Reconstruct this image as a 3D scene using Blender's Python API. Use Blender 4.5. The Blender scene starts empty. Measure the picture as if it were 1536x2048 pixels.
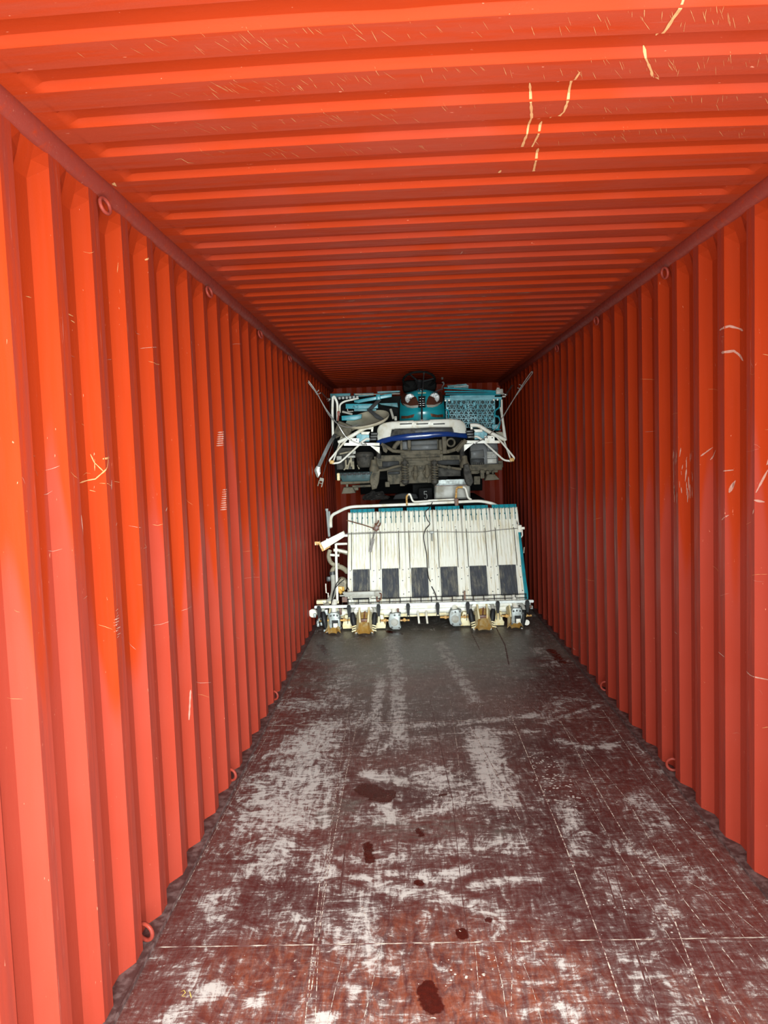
import bpy, bmesh, math, random
from mathutils import Vector, Matrix
random.seed(7)
scene = bpy.context.scene
COL = scene.collection

# ---------------------------------------------------------------- camera, world, exposure
CAM_H = 1.744
RX = Vector((0.99899348, -0.03324521, -0.03011292))   # camera axes (right, image-down, forward) against the container
RY = Vector((0.02754457, -0.07518048, 0.99678944))
RZ = Vector((-0.03540238, -0.99661560, -0.07418908))
FPX = 1538.0
cam_d = bpy.data.cameras.new('camera')
cam = bpy.data.objects.new('camera', cam_d); COL.objects.link(cam)
scene.camera = cam
cam_d.sensor_fit = 'VERTICAL'; cam_d.sensor_height = 36.0
cam_d.lens = FPX / 2048.0 * 36.0
cam_d.clip_start = 0.02; cam_d.clip_end = 200
c_right = Vector((RX[0], RY[0], RZ[0])); c_down = Vector((RX[1], RY[1], RZ[1])); c_fwd = Vector((RX[2], RY[2], RZ[2]))
m3 = Matrix((c_right, -c_down, -c_fwd)).transposed()
cam.matrix_world = Matrix.Translation((0, 0, CAM_H)) @ m3.to_4x4()

scene.view_settings.view_transform = 'Standard'
scene.view_settings.look = 'None'
scene.view_settings.gamma = 1.0
scene.view_settings.use_curve_mapping = False
scene.view_settings.exposure = 0.0

W = bpy.data.worlds.new('daylight'); scene.world = W; W.use_nodes = True
wn, wl = W.node_tree.nodes, W.node_tree.links
wn.clear()
SKY_LOW, SKY_GLOW = 15.5, 31.0
GLOW_DIR = Vector((0.24, -1.0, 0.12)).normalized()    # brightest part of the sky, out through the open doors
w_out = wn.new('ShaderNodeOutputWorld'); w_bg = wn.new('ShaderNodeBackground')
w_tc = wn.new('ShaderNodeTexCoord')
w_dot = wn.new('ShaderNodeVectorMath'); w_dot.operation = 'DOT_PRODUCT'; w_dot.inputs[1].default_value = GLOW_DIR
wl.new(w_tc.outputs['Generated'], w_dot.inputs[0])
w_map = wn.new('ShaderNodeMapRange'); w_map.interpolation_type = 'SMOOTHSTEP'
for k, v in zip((1, 2, 3, 4), (0.90, 0.998, 0.0, 1.0)): w_map.inputs[k].default_value = v
wl.new(w_dot.outputs['Value'], w_map.inputs[0])
w_pow = wn.new('ShaderNodeMath'); w_pow.operation = 'MULTIPLY_ADD'
wl.new(w_map.outputs[0], w_pow.inputs[0]); w_pow.inputs[1].default_value = SKY_GLOW; w_pow.inputs[2].default_value = SKY_LOW
wl.new(w_pow.outputs[0], w_bg.inputs['Strength'])
w_bg.inputs['Color'].default_value = (0.90, 1.0, 0.99, 1)
wl.new(w_bg.outputs[0], w_out.inputs[0])

# the open doorway: a portal that only guides the sampling of the sky
pl = bpy.data.lights.new('doorway_portal', 'AREA'); pl.shape = 'RECTANGLE'; pl.size = 2.3; pl.size_y = 2.6
pl.cycles.is_portal = True
po = bpy.data.objects.new('doorway_portal', pl); COL.objects.link(po)
po.location = (0.18, 0.62, 1.33); po.rotation_euler = (math.radians(90), 0, 0)   # -Z of the lamp looks to +Y

# ---------------------------------------------------------------- helpers
def P(px, py, y):
    """the point at depth y along the container seen at a photo position"""
    v = Vector((px - 768.0, py - 1024.0, FPX))
    w = Vector((RX.dot(v), RY.dot(v), RZ.dot(v)))
    w *= y / w[1]
    return Vector((w[0], y, w[2] + CAM_H))
def onplane(px, py, axis, val):
    v = Vector((px - 768.0, py - 1024.0, FPX))
    w = Vector((RX.dot(v), RY.dot(v), RZ.dot(v)))
    w *= (val - (CAM_H if axis == 2 else 0)) / w[axis]
    return Vector((w[0], w[1], w[2] + CAM_H))
S1 = 260 / 1536.0
def UL(X, Y, d): return P(600 + X * S1, 720 + Y * S1, d)
def UR(X, Y, d): return P(820 + X * S1, 720 + Y * S1, d)
S2 = 250 / 1506.0
def ML(X, Y, d): return P(610 + X * S2, 950 + Y * S2, d)
def MR(X, Y, d): return P(840 + X * S2, 950 + Y * S2, d)

def mesh_obj(name, bm, mats, parent=None, smooth=None, origin=None):
    """links a bmesh (world coordinates) as one object"""
    org = Vector(parent.location) if parent is not None and origin is None else Vector(origin or (0, 0, 0))
    if parent is not None and parent.parent is not None and origin is None:
        org = Vector(parent.location) + Vector(parent.parent.location)
    bmesh.ops.recalc_face_normals(bm, faces=bm.faces[:])
    bmesh.ops.translate(bm, verts=bm.verts[:], vec=-org)
    me = bpy.data.meshes.new(name)
    if smooth is not None:
        for f in bm.faces: f.smooth = True
        for e in bm.edges:
            if len(e.link_faces) == 2 and e.calc_face_angle(0) > smooth: e.smooth = False
            if len(e.link_faces) != 2: e.smooth = True
    bm.to_mesh(me); bm.free()
    o = bpy.data.objects.new(name, me); COL.objects.link(o)
    for m in (mats if isinstance(mats, (list, tuple)) else [mats]): me.materials.append(m)
    if parent is not None: o.parent = parent
    elif origin is not None: o.location = org
    return o
def thing(name, label, cat, loc=(0, 0, 0), group=None):
    o = bpy.data.objects.new(name, None); COL.objects.link(o); o.location = loc
    o.empty_display_size = 0.1
    return tag(o, label, cat, group)
def tag(o, label, cat, group=None):
    o['label'] = label; o['category'] = cat
    if group: o['group'] = group
    return o
def structure(o, label=None, cat=None):
    o['kind'] = 'structure'
    if label: o['label'] = label
    if cat: o['category'] = cat
    return o

def BM(): return bmesh.new()
def box(bm, c, s, rot=None, bev=0.0, mi=0):
    r = bmesh.ops.create_cube(bm, size=1.0)
    M = Matrix.Translation(Vector(c)) @ (rot.to_4x4() if rot is not None else Matrix()) @ Matrix.Diagonal((s[0], s[1], s[2], 1))
    bmesh.ops.transform(bm, matrix=M, verts=r['verts'])
    if bev > 0:
        es = list({e for v in r['verts'] for e in v.link_edges})
        q = bmesh.ops.bevel(bm, geom=es, offset=bev, segments=2, affect='EDGES', profile=0.5)
        fs = q['faces']
    if mi:
        for v in r['verts']:
            if v.is_valid:
                for f in v.link_faces: f.material_index = mi
def frame_of(d):
    d = d.normalized()
    a = Vector((0, 0, 1)) if abs(d.z) < 0.9 else Vector((1, 0, 0))
    u = d.cross(a).normalized(); v = d.cross(u).normalized()
    return u, v
def resample(pts, per):
    """Catmull-Rom through the points"""
    pts = [Vector(p) for p in pts]
    if per <= 1 or len(pts) < 3: return pts
    out = []
    n = len(pts)
    for i in range(n - 1):
        p0 = pts[max(i - 1, 0)]; p1 = pts[i]; p2 = pts[i + 1]; p3 = pts[min(i + 2, n - 1)]
        for k in range(per):
            t = k / per
            out.append(0.5 * ((2 * p1) + (p2 - p0) * t + (2 * p0 - 5 * p1 + 4 * p2 - p3) * t * t + (3 * p1 - p0 - 3 * p2 + p3) * t ** 3))
    out.append(pts[-1])
    return out
def fillet(pts, r, n=4):
    """rounds the corners of a polyline"""
    pts = [Vector(p) for p in pts]
    out = [pts[0]]
    for i in range(1, len(pts) - 1):
        a, b, c = pts[i - 1], pts[i], pts[i + 1]
        ra = min(r, (a - b).length * 0.45, (c - b).length * 0.45)
        p = b + (a - b).normalized() * ra; q = b + (c - b).normalized() * ra
        for k in range(n + 1):
            t = k / n
            out.append(p * (1 - t) ** 2 + b * 2 * t * (1 - t) + q * t * t)
    out.append(pts[-1])
    return out
def tube(bm, pts, r, seg=10, cap=True, mi=0, flat=1.0):
    pts = [Vector(p) for p in pts]
    rs = r if isinstance(r, (list, tuple)) else [r] * len(pts)
    rings = []
    u = None
    for i, p in enumerate(pts):
        d = (pts[min(i + 1, len(pts) - 1)] - pts[max(i - 1, 0)])
        if d.length < 1e-9: d = Vector((0, 0, 1))
        d.normalize()
        if u is None: u, v = frame_of(d)
        else:
            u = (u - d * u.dot(d))
            if u.length < 1e-6: u, v = frame_of(d)
            u.normalize()
        v = d.cross(u)
        rings.append([bm.verts.new(p + (u * math.cos(2 * math.pi * k / seg) + v * math.sin(2 * math.pi * k / seg) * flat) * rs[i]) for k in range(seg)])
    for a, b in zip(rings, rings[1:]):
        for k in range(seg):
            f = bm.faces.new((a[k], a[(k + 1) % seg], b[(k + 1) % seg], b[k])); f.material_index = mi
    if cap:
        for rg in (rings[0], rings[-1]):
            f = bm.faces.new(rg); f.material_index = mi
def bar(bm, a, b, w, h, up=(0, 0, 1), mi=0):
    """a rectangular bar from a to b"""
    a, b = Vector(a), Vector(b); d = (b - a)
    if d.length < 1e-6: return
    d.normalize(); up = Vector(up)
    u = d.cross(up)
    if u.length < 1e-5: u = d.cross(Vector((0, 1, 0)))
    u.normalize(); v = u.cross(d)
    vs = []
    for p in (a, b):
        for s, t in ((-1, -1), (1, -1), (1, 1), (-1, 1)):
            vs.append(bm.verts.new(p + u * (s * w / 2) + v * (t * h / 2)))
    for q in ((0, 1, 2, 3), (7, 6, 5, 4), (0, 4, 5, 1), (1, 5, 6, 2), (2, 6, 7, 3), (3, 7, 4, 0)):
        f = bm.faces.new([vs[i] for i in q]); f.material_index = mi
def prism(bm, pts, vec, bev=0.0, mi=0, seg=2):
    """a polygon extruded along vec"""
    vec = Vector(vec)
    a = [bm.verts.new(Vector(p)) for p in pts]; b = [bm.verts.new(Vector(p) + vec) for p in pts]
    n = len(a)
    fs = [bm.faces.new(a), bm.faces.new(b[::-1])]
    for i in range(n): fs.append(bm.faces.new((a[i], b[i], b[(i + 1) % n], a[(i + 1) % n])))
    for f in fs: f.material_index = mi
    bmesh.ops.recalc_face_normals(bm, faces=fs)
    if bev > 0:
        es = list(fs[0].edges)
        bmesh.ops.bevel(bm, geom=es, offset=bev, segments=seg, affect='EDGES', profile=0.5)
def lathe(bm, c, axis, prof, seg=24, mi=0):
    """profile of (radius, distance along the axis)"""
    c = Vector(c); axis = Vector(axis).normalized(); u, v = frame_of(axis)
    rings = []
    for r, t in prof:
        if r < 1e-5: rings.append([bm.verts.new(c + axis * t)])
        else: rings.append([bm.verts.new(c + axis * t + (u * math.cos(2 * math.pi * k / seg) + v * math.sin(2 * math.pi * k / seg)) * r) for k in range(seg)])
    for a, b in zip(rings, rings[1:]):
        for k in range(seg):
            k2 = (k + 1) % seg
            if len(a) == 1 and len(b) == 1: continue
            q = (a[0], b[k2], b[k]) if len(a) == 1 else ((a[k], a[k2], b[0]) if len(b) == 1 else (a[k], a[k2], b[k2], b[k]))
            f = bm.faces.new(q); f.material_index = mi
def torus(bm, c, axis, R, r, seg=32, ns=8, mi=0, a0=0.0, a1=2 * math.pi, squash=1.0):
    c = Vector(c); u, v = frame_of(Vector(axis))
    full = abs(a1 - a0 - 2 * math.pi) < 1e-6
    n = seg if full else seg + 1
    rings = []
    ax = Vector(axis).normalized()
    for i in range(n):
        t = a0 + (a1 - a0) * i / seg
        d = u * math.cos(t) + v * math.sin(t) * squash
        rings.append([bm.verts.new(c + d * R + (d.normalized() * math.cos(2 * math.pi * k / ns) + ax * math.sin(2 * math.pi * k / ns)) * r) for k in range(ns)])
    for i in range(seg if full else n - 1):
        a, b = rings[i], rings[(i + 1) % n]
        for k in range(ns):
            f = bm.faces.new((a[k], a[(k + 1) % ns], b[(k + 1) % ns], b[k])); f.material_index = mi

# ---------------------------------------------------------------- materials
class NT:
    def __init__(self, name):
        self.m = bpy.data.materials.new(name); self.m.use_nodes = True
        self.n, self.l = self.m.node_tree.nodes, self.m.node_tree.links
        self.bsdf = self.n['Principled BSDF']
        self.tc = self.n.new('ShaderNodeTexCoord')
    def coord(self, scale=(1, 1, 1), kind='Object', rot=(0, 0, 0)):
        mp = self.n.new('ShaderNodeMapping'); mp.inputs['Scale'].default_value = scale; mp.inputs['Rotation'].default_value = rot
        self.l.new(self.tc.outputs[kind], mp.inputs['Vector']); return mp.outputs[0]
    def noise(self, vec, scale, detail=4, rough=0.55, dist=0.0):
        t = self.n.new('ShaderNodeTexNoise'); t.inputs['Scale'].default_value = scale; t.inputs['Detail'].default_value = detail
        t.inputs['Roughness'].default_value = rough; t.inputs['Distortion'].default_value = dist
        self.l.new(vec, t.inputs['Vector']); return t.outputs['Fac']
    def step(self, val, a, b, lo=0.0, hi=1.0):
        t = self.n.new('ShaderNodeMapRange'); t.interpolation_type = 'SMOOTHSTEP'
        t.inputs[1].default_value = a; t.inputs[2].default_value = b; t.inputs[3].default_value = lo; t.inputs[4].default_value = hi
        self.l.new(val, t.inputs[0]); return t.outputs[0]
    def math(self, op, a, b=None, c=None):
        t = self.n.new('ShaderNodeMath'); t.operation = op
        for i, v in enumerate((a, b, c)):
            if v is None: continue
            if isinstance(v, (int, float)): t.inputs[i].default_value = v
            else: self.l.new(v, t.inputs[i])
        return t.outputs[0]
    def mix(self, fac, a, b):
        t = self.n.new('ShaderNodeMix'); t.data_type = 'RGBA'
        for i, v in ((0, fac), (6, a), (7, b)):
            if isinstance(v, (int, float)): t.inputs[i].default_value = v
            elif isinstance(v, (tuple, list)): t.inputs[i].default_value = (v[0], v[1], v[2], 1)
            else: self.l.new(v, t.inputs[i])
        return t.outputs[2]
    def attr(self, name):
        t = self.n.new('ShaderNodeAttribute'); t.attribute_name = name; return t.outputs['Fac']
    def bump(self, h, strength=0.3, dist=0.002):
        t = self.n.new('ShaderNodeBump'); t.inputs['Strength'].default_value = strength; t.inputs['Distance'].default_value = dist
        self.l.new(h, t.inputs['Height']); self.l.new(t.outputs[0], self.bsdf.inputs['Normal'])
    def set(self, base=None, rough=None, metal=None, spec=None):
        for k, v in (('Base Color', base), ('Roughness', rough), ('Metallic', metal), ('Specular IOR Level', spec)):
            if v is None: continue
            if isinstance(v, (int, float)): self.bsdf.inputs[k].default_value = v
            elif isinstance(v, (tuple, list)): self.bsdf.inputs[k].default_value = (v[0], v[1], v[2], 1)
            else: self.l.new(v, self.bsdf.inputs[k])
        return self.m

PAINT = (0.265, 0.024, 0.0045)
PAINT_ALT = (0.255, 0.033, 0.019)
WORN = (0.17, 0.026, 0.018)
ROOF_WORN = (0.23, 0.034, 0.017)
def paint_mat(name, worn, vertical=True, rough=0.5, worn_cut=(0.35, 0.7), streak=0.5):
    t = NT(name)
    sx = (9, 9, 0.55) if vertical else (0.9, 7, 7)
    big = t.noise(t.coord(), 1.7, 3)
    rep = t.noise(t.coord((1.0, 3.6, 0.8) if vertical else (1, 1, 1)), 1.3, 2)
    if vertical:                     # the lower part of the walls is mixed towards a pinker red
        sep = t.n.new('ShaderNodeSeparateXYZ'); t.l.new(t.tc.outputs['Object'], sep.inputs[0])
        rib = t.noise(t.coord((0.2, 3.56, 0.0)), 2.0, 1)
        rep = t.math('ADD', t.math('MULTIPLY_ADD', sep.outputs['Z'], -0.42, 0.60), t.math('ADD', t.math('MULTIPLY', rib, 0.9), t.math('MULTIPLY_ADD', rep, 0.3, -0.09)))
    base = t.mix(t.step(rep, 0.48, 0.58), PAINT, PAINT_ALT if vertical else (0.262, 0.029, 0.011))
    base = t.mix(t.step(big, 0.35, 0.75, 0.0, 0.35), base, (0.22, 0.018, 0.005))
    if worn > 0:
        wn_ = t.noise(t.coord(sx), 4.0, 5, 0.6)
        base = t.mix(t.step(wn_, worn_cut[0], worn_cut[1], 0.15 * worn, worn), base, WORN if vertical or worn > 0.9 else ROOF_WORN)
        pale = t.noise(t.coord((22, 22, 1.1) if vertical else (1.2, 26, 26)), 5.0, 6, 0.7)
        base = t.mix(t.math('MULTIPLY', t.step(pale, 0.60, 0.75), streak), base, (0.30, 0.13, 0.10))
    # small chips and scratches
    sc = t.noise(t.coord((14, 14, 5) if vertical else (5, 14, 14), rot=(0.4, 0.2, 0.5)), 9.0, 2, 0.5, 0.6)
    base = t.mix(t.step(sc, 0.755, 0.775, 0, 0.55), base, (0.62, 0.27, 0.17))
    grain = t.noise(t.coord(), 260.0, 2)
    t.bump(t.math('MULTIPLY_ADD', grain, 0.3, t.noise(t.coord(), 14.0, 3)), 0.25, 0.002)
    ro = t.step(t.noise(t.coord(sx), 6.0, 4), 0.3, 0.7, rough - 0.08, rough + 0.12)
    return t.set(base, ro, 0.0, 0.11)
M_SLOPE = paint_mat('red_paint', 0.0)
M_INNER = paint_mat('scuffed_red_paint', 0.85, streak=0.7, rough=0.42)
M_ROOF = paint_mat('roof_red_paint', 0.0, vertical=False)
M_ROOFLOW = paint_mat('scuffed_roof_paint', 0.62, vertical=False, worn_cut=(0.3, 0.6), streak=0.22, rough=0.5)
M_RAIL = paint_mat('rail_paint', 0.95, vertical=False, worn_cut=(0.2, 0.5), streak=0.75, rough=0.38)
t = NT('scratched_paint'); M_SCR = t.set(t.mix(t.noise(t.coord(), 40, 2), (0.36, 0.13, 0.045), (0.48, 0.26, 0.11)), 0.6)
t = NT('pale_scuff'); M_PALE = t.set(t.mix(t.noise(t.coord(), 60, 3), (0.27, 0.085, 0.055), (0.40, 0.24, 0.19)), 0.6)

# ---------------------------------------------------------------- the container
XL, XR = -0.996, 1.356          # inner faces of the side walls
Y0, Y1 = 0.70, 10.91           # doors, back wall
ZR = CAM_H + 0.95               # lower face of the roof
DW = 0.036                      # depth of the wall corrugation
PITCH = 0.2808
def wall_profile(phase, a, b):
    out = []                    # (along, depth 0..1)
    k = math.floor((a - phase) / PITCH) - 1
    while phase + k * PITCH < b:
        s = phase + k * PITCH
        for t_, d in ((0.0, 0), (0.070, 0), (0.138, 1), (0.214, 1)):
            out.append((s + t_, d))
        k += 1
    res = [(y, d) for y, d in out if a <= y <= b]
    return [(a, res[0][1])] + res + [(b, res[-1][1])]
ZW0, ZW1 = 0.0, ZR - 0.045
def side_wall(name, x, sgn, phase, scr):
    bm = BM(); pr = wall_profile(phase, Y0, Y1)
    zs = [ZW0, ZW0 + 0.012, 0.6, 1.2, 1.8, ZW1 - 0.10, ZW1 - 0.05, ZW1]
    rows = []
    for z in zs:
        e = 1.0
        if z > ZW1 - 0.06: e = 0.55 if z < ZW1 - 0.01 else 0.15
        rows.append([bm.verts.new((x + sgn * DW * d * e, y, z)) for y, d in pr])
    for r0, r1 in zip(rows, rows[1:]):
        for i in range(len(pr) - 1):
            if r0[i].co.y == r0[i + 1].co.y: continue
            f = bm.faces.new((r0[i], r0[i + 1], r1[i + 1], r1[i]))
            if pr[i][1] == 0 and pr[i + 1][1] == 0: f.material_index = 1
    def prof_x(y):
        for (a, d0), (b, d1) in zip(pr, pr[1:]):
            if a <= y <= b and b > a:
                return x + sgn * DW * (d0 + (d1 - d0) * (y - a) / (b - a))
        return x
    for pts, w, mi in scr:       # scratches that follow the sheet
        ribbon(bm, [onplane(px, py, 0, x + sgn * DW * 0.5) for px, py in pts], w, mi, lambda p: Vector((prof_x(p.y) - sgn * 0.0012, p.y, p.z)), Vector((1, 0, 0)))
    o = mesh_obj(name, bm, [M_SLOPE, M_INNER, M_SCR, M_PALE])
    return structure(o)
def ribbon(bm, pts, w, mi, snap, nrm, step=0.012, jit=0.35):
    """a thin worn mark laid on a surface"""
    pts = [Vector(p) for p in pts]
    seq = []
    for a, b in zip(pts, pts[1:]):
        n = max(1, int((b - a).length / step))
        seq += [a.lerp(b, k / n) for k in range(n)]
    seq.append(pts[-1])
    L = R_ = None
    for i, p in enumerate(seq):
        d = (seq[min(i + 1, len(seq) - 1)] - seq[max(i - 1, 0)])
        sd = d.cross(nrm)
        if sd.length < 1e-9: continue
        sd.normalize()
        ww = w * (1 + random.uniform(-jit, jit)) * (0.35 if i in (0, len(seq) - 1) else 1)
        a = bm.verts.new(snap(p + sd * ww / 2)); b = bm.verts.new(snap(p - sd * ww / 2))
        if L is not None:
            f = bm.faces.new((L, a, b, R_)); f.material_index = mi
        L, R_ = a, b
def random_marks(n, xr, yr, lmin, lmax):
    out = []
    for _ in range(n):
        x, y = random.uniform(*xr), random.uniform(*yr)
        a = random.uniform(-0.6, 1.2); l = random.uniform(lmin, lmax)
        out.append(([(x, y), (x + math.cos(a) * l * 0.5, y + math.sin(a) * l * 0.5 + random.uniform(-3, 3)), (x + math.cos(a) * l, y + math.sin(a) * l)], random.uniform(0.0006, 0.0017), random.choice((2, 3))))
    return out
scrL = [([(206, 912), (203, 935), (192, 958), (180, 962), (168, 966)], 0.004, 2), ([(186, 908), (190, 925), (199, 944)], 0.003, 2), ([(190, 918), (191, 942)], 0.002, 2), ([(197, 918), (207, 916)], 0.006, 2),
        ([(188, 980), (193, 983)], 0.004, 2), ([(150, 1030), (155, 1075), (160, 1150)], 0.004, 3), ([(212, 960), (212, 980)], 0.006, 3), ([(223, 1046), (221, 1052)], 0.006, 3), ([(326, 1015), (322, 1023)], 0.010, 3),
        ([(135, 622), (157, 632)], 0.004, 2), ([(152, 640), (160, 645)], 0.004, 2), ([(375, 1380), (376, 1440)], 0.010, 3), ([(120, 1720), (121, 1745)], 0.006, 3), ([(232, 525), (232, 545)], 0.002, 2), ([(288, 517), (284, 520)], 0.01, 2)]
scrL += [([(222 + random.uniform(-4, 4), 1222 + k * 6), (227 + random.uniform(-3, 4), 1218 + k * 6)], 0.004, 3) for k in range(10)]
scrL += [([(436, 865 + k * 4.4), (441, 864 + k * 4.4)], 0.006, 3) for k in range(7)] + [([(443, 980 + k * 4.4), (447, 979 + k * 4.4)], 0.006, 3) for k in range(10)]
scrL += random_marks(60, (20, 560), (500, 1400), 6, 22)
scrR = [([(1408, 912), (1418, 895)], 0.006, 3), ([(1416, 920), (1424, 900)], 0.006, 3), ([(1462, 985), (1467, 962), (1465, 975)], 0.012, 3), ([(1455, 942), (1466, 940)], 0.006, 3), ([(1452, 1040), (1462, 1030)], 0.005, 3), ([(1515, 1028), (1518, 1018)], 0.008, 3),
        ([(1520, 985), (1531, 940)], 0.007, 3), ([(1530, 930), (1536, 900)], 0.007, 3), ([(1346, 1252), (1355, 1262), (1362, 1268)], 0.004, 3), ([(1436, 1300), (1447, 1305), (1458, 1314)], 0.004, 3), ([(1496, 1337), (1510, 1350), (1532, 1360)], 0.004, 3),
        ([(1518, 1000), (1528, 1004)], 0.008, 3), ([(1152, 1300), (1146, 1285), (1150, 1278)], 0.004, 3), ([(1448, 660), (1462, 652), (1478, 662)], 0.008, 3), ([(1452, 705), (1466, 702), (1478, 722)], 0.010, 3)]
for k in range(34):
    x_, y_ = random.uniform(1354, 1378), random.uniform(893, 985); scrR.append(([(x_, y_), (x_ + random.uniform(-1, 1), y_ + random.uniform(6, 30))], random.uniform(0.003, 0.008), 3))
scrR += random_marks(46, (1130, 1530), (620, 1480), 6, 22)
side_wall('wall_left', XL, -1, 1.970, scrL)
side_wall('wall_right', XR, 1, 1.912, scrR)

# back wall, corrugated the same way
bm = BM(); pr = wall_profile(0.05, XL - DW - 0.01, XR + DW + 0.01)
lo = [bm.verts.new((x, Y1 - DW - 0.004 + DW * d, -0.01)) for x, d in pr]; hi = [bm.verts.new((x, Y1 - DW - 0.004 + DW * d, ZR + 0.03)) for x, d in pr]
for i in range(len(pr) - 1): bm.faces.new((lo[i], lo[i + 1], hi[i + 1], hi[i]))
structure(mesh_obj('wall_back', bm, [M_SLOPE]))

# roof with pressed ribs whose ends are rounded
RP, RD, RS = 0.2125, 0.018, 1.806
bm = BM()
ys = []                                     # (y, recess 0..1)
k = -14
while RS + k * RP < Y1:
    s = RS + k * RP
    for t_, d in ((0.0, 0.0), (0.100, 0.0), (0.106, 0.35), (0.114, 0.9), (0.122, 1.0), (0.1885, 1.0), (0.1915, 0.90), (0.2070, 0.10), (0.2100, 0.0)):
        if Y0 < s + t_ < Y1: ys.append((s + t_, d))
    k += 1
ys = [(Y0, ys[0][1])] + ys + [(Y1, ys[-1][1])]
xa, xb = XL + 0.02, XR - 0.02
xs = [(xa, 0), (xa + 0.055, 0), (xa + 0.065, 0.12), (xa + 0.078, 0.55), (xa + 0.092, 0.92), (xa + 0.108, 1.0)]
n = 26
xs += [(xa + 0.108 + (xb - xa - 0.216) * i / n, 1.0) for i in range(1, n)]
xs += [(xb - (x - xa), e) for x, e in reversed(xs[:6])]
def camber(x, y):
    c = 1 - ((x - 0.18) / 1.16) ** 2
    return c * (0.006 + 0.016 * max(0.0, min(1.0, (3.0 - y) / 1.5)))
def dent(x, y):                              # one shallow knock near the doors
    return -0.010 * math.exp(-(((x - 0.0) / 0.10) ** 2 + ((y - 1.735) / 0.05) ** 2))
grid = [[bm.verts.new((x, y, ZR + RD * d * e + camber(x, y) + dent(x, y))) for x, e in xs] for y, d in ys]
for j in range(len(ys) - 1):
    for i in range(len(xs) - 1):
        f = bm.faces.new((grid[j][i], grid[j][i + 1], grid[j + 1][i + 1], grid[j + 1][i]))
        if ys[j][1] == 0 and ys[j + 1][1] == 0: f.material_index = 1
        f.smooth = True
def roof_z(x, y):
    d = 0
    for (a, d0), (b, d1) in zip(ys, ys[1:]):
        if a <= y <= b and b > a: d = d0 + (d1 - d0) * (y - a) / (b - a); break
    return ZR + RD * d + camber(x, y) + dent(x, y)
scr = [([(1375, 13), (1360, 32), (1345, 52), (1335, 68), (1312, 98)], 0.007, 2), ([(1287, 117), (1294, 132), (1303, 152), (1306, 170), (1318, 181)], 0.006, 2),
       ([(1160, 155), (1145, 178), (1138, 205), (1128, 232), (1100, 256)], 0.007, 2), ([(1060, 190), (1063, 230), (1064, 255), (1050, 285), (1042, 306)], 0.007, 2),
       ([(1084, 262), (1074, 282), (1064, 300), (1053, 312)], 0.007, 2), ([(1077, 313), (1071, 330), (1066, 352)], 0.008, 2), ([(1002, 345), (992, 358)], 0.009, 2), ([(1108, 180), (1119, 187)], 0.02, 3),
       ([(350, 322), (362, 320), (376, 328), (388, 329)], 0.003, 2), ([(225, 366), (231, 372), (228, 365)], 0.010, 2), ([(925, 505), (918, 515)], 0.006, 3), ([(1050, 186), (1110, 183), (1220, 178)], 0.003, 3)]
for _ in range(150):                          # bare scuffs in the middle of the roof further in
    x, y = random.uniform(-0.42, 0.72), random.uniform(4.7, 7.6)
    y = RS + RP * round((y - RS) / RP) + random.uniform(0.004, 0.09)
    w = random.uniform(0.02, 0.12)
    p = [Vector((x, y, 0)), Vector((x + w * 0.5, y + random.uniform(-0.01, 0.01), 0)), Vector((x + w, y + random.uniform(-0.015, 0.015), 0))]
    ribbon(bm, p, random.uniform(0.004, 0.016), 3, lambda q: Vector((q.x, q.y, roof_z(q.x, q.y) - 0.0012)), Vector((0, 0, 1)), 0.02, 0.6)
for _ in range(330):                          # brushed scratches beside the ribs near the doors
    x = random.choice((random.gauss(-0.25, 0.28), random.gauss(0.75, 0.25)))
    k = random.choice((0, 0, 1, 1, 2, 3))
    y = RS + RP * k + random.uniform(-0.012, 0.06)
    l = random.uniform(0.012, 0.05)
    if not (xa + 0.15 < x < xb - 0.15): continue
    p = [Vector((x, y, 0)), Vector((x + l * random.uniform(0.2, 0.7), y + l, 0))]
    ribbon(bm, p, random.uniform(0.0005, 0.0011), 2, lambda q: Vector((q.x, q.y, roof_z(q.x, q.y) - 0.0012)), Vector((0, 0, 1)), 0.01, 0.4)
for pts, w, mi in scr:
    ribbon(bm, [onplane(px, py, 2, ZR) for px, py in pts], w, mi, lambda q: Vector((q.x, q.y, roof_z(q.x, q.y) - 0.0012)), Vector((0, 0, 1)))
ceil = structure(mesh_obj('ceiling', bm, [M_ROOF, M_ROOFLOW, M_SCR, M_PALE], smooth=0.32))

# top side rails
def top_rail(name, x, sgn):
    bm = BM()
    sec = [(0.036, ZR + 0.03), (-0.012, ZR + 0.02), (-0.022, ZR + 0.002), (-0.024, ZR - 0.012), (-0.020, ZR - 0.036), (-0.004, ZR - 0.052), (0.002, ZR - 0.055), (0.040, ZR - 0.050)]
    n = 40
    rows = []
    for i in range(n + 1):
        y = Y0 + (Y1 - Y0) * i / n
        w_ = 0.0015 * math.sin(i * 2.1)
        rows.append([bm.verts.new((x + sgn * (a + w_), y, z)) for a, z in sec])
    for a, b in zip(rows, rows[1:]):
        for k in range(len(sec)): bm.faces.new((a[k], a[(k + 1) % len(sec)], b[(k + 1) % len(sec)], b[k]))
    bm.faces.new(rows[0]); bm.faces.new(rows[-1])
    structure(mesh_obj(name, bm, [M_RAIL], smooth=0.7))
top_rail('trim_1', XL, -1); top_rail('trim_2', XR, 1)
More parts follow.
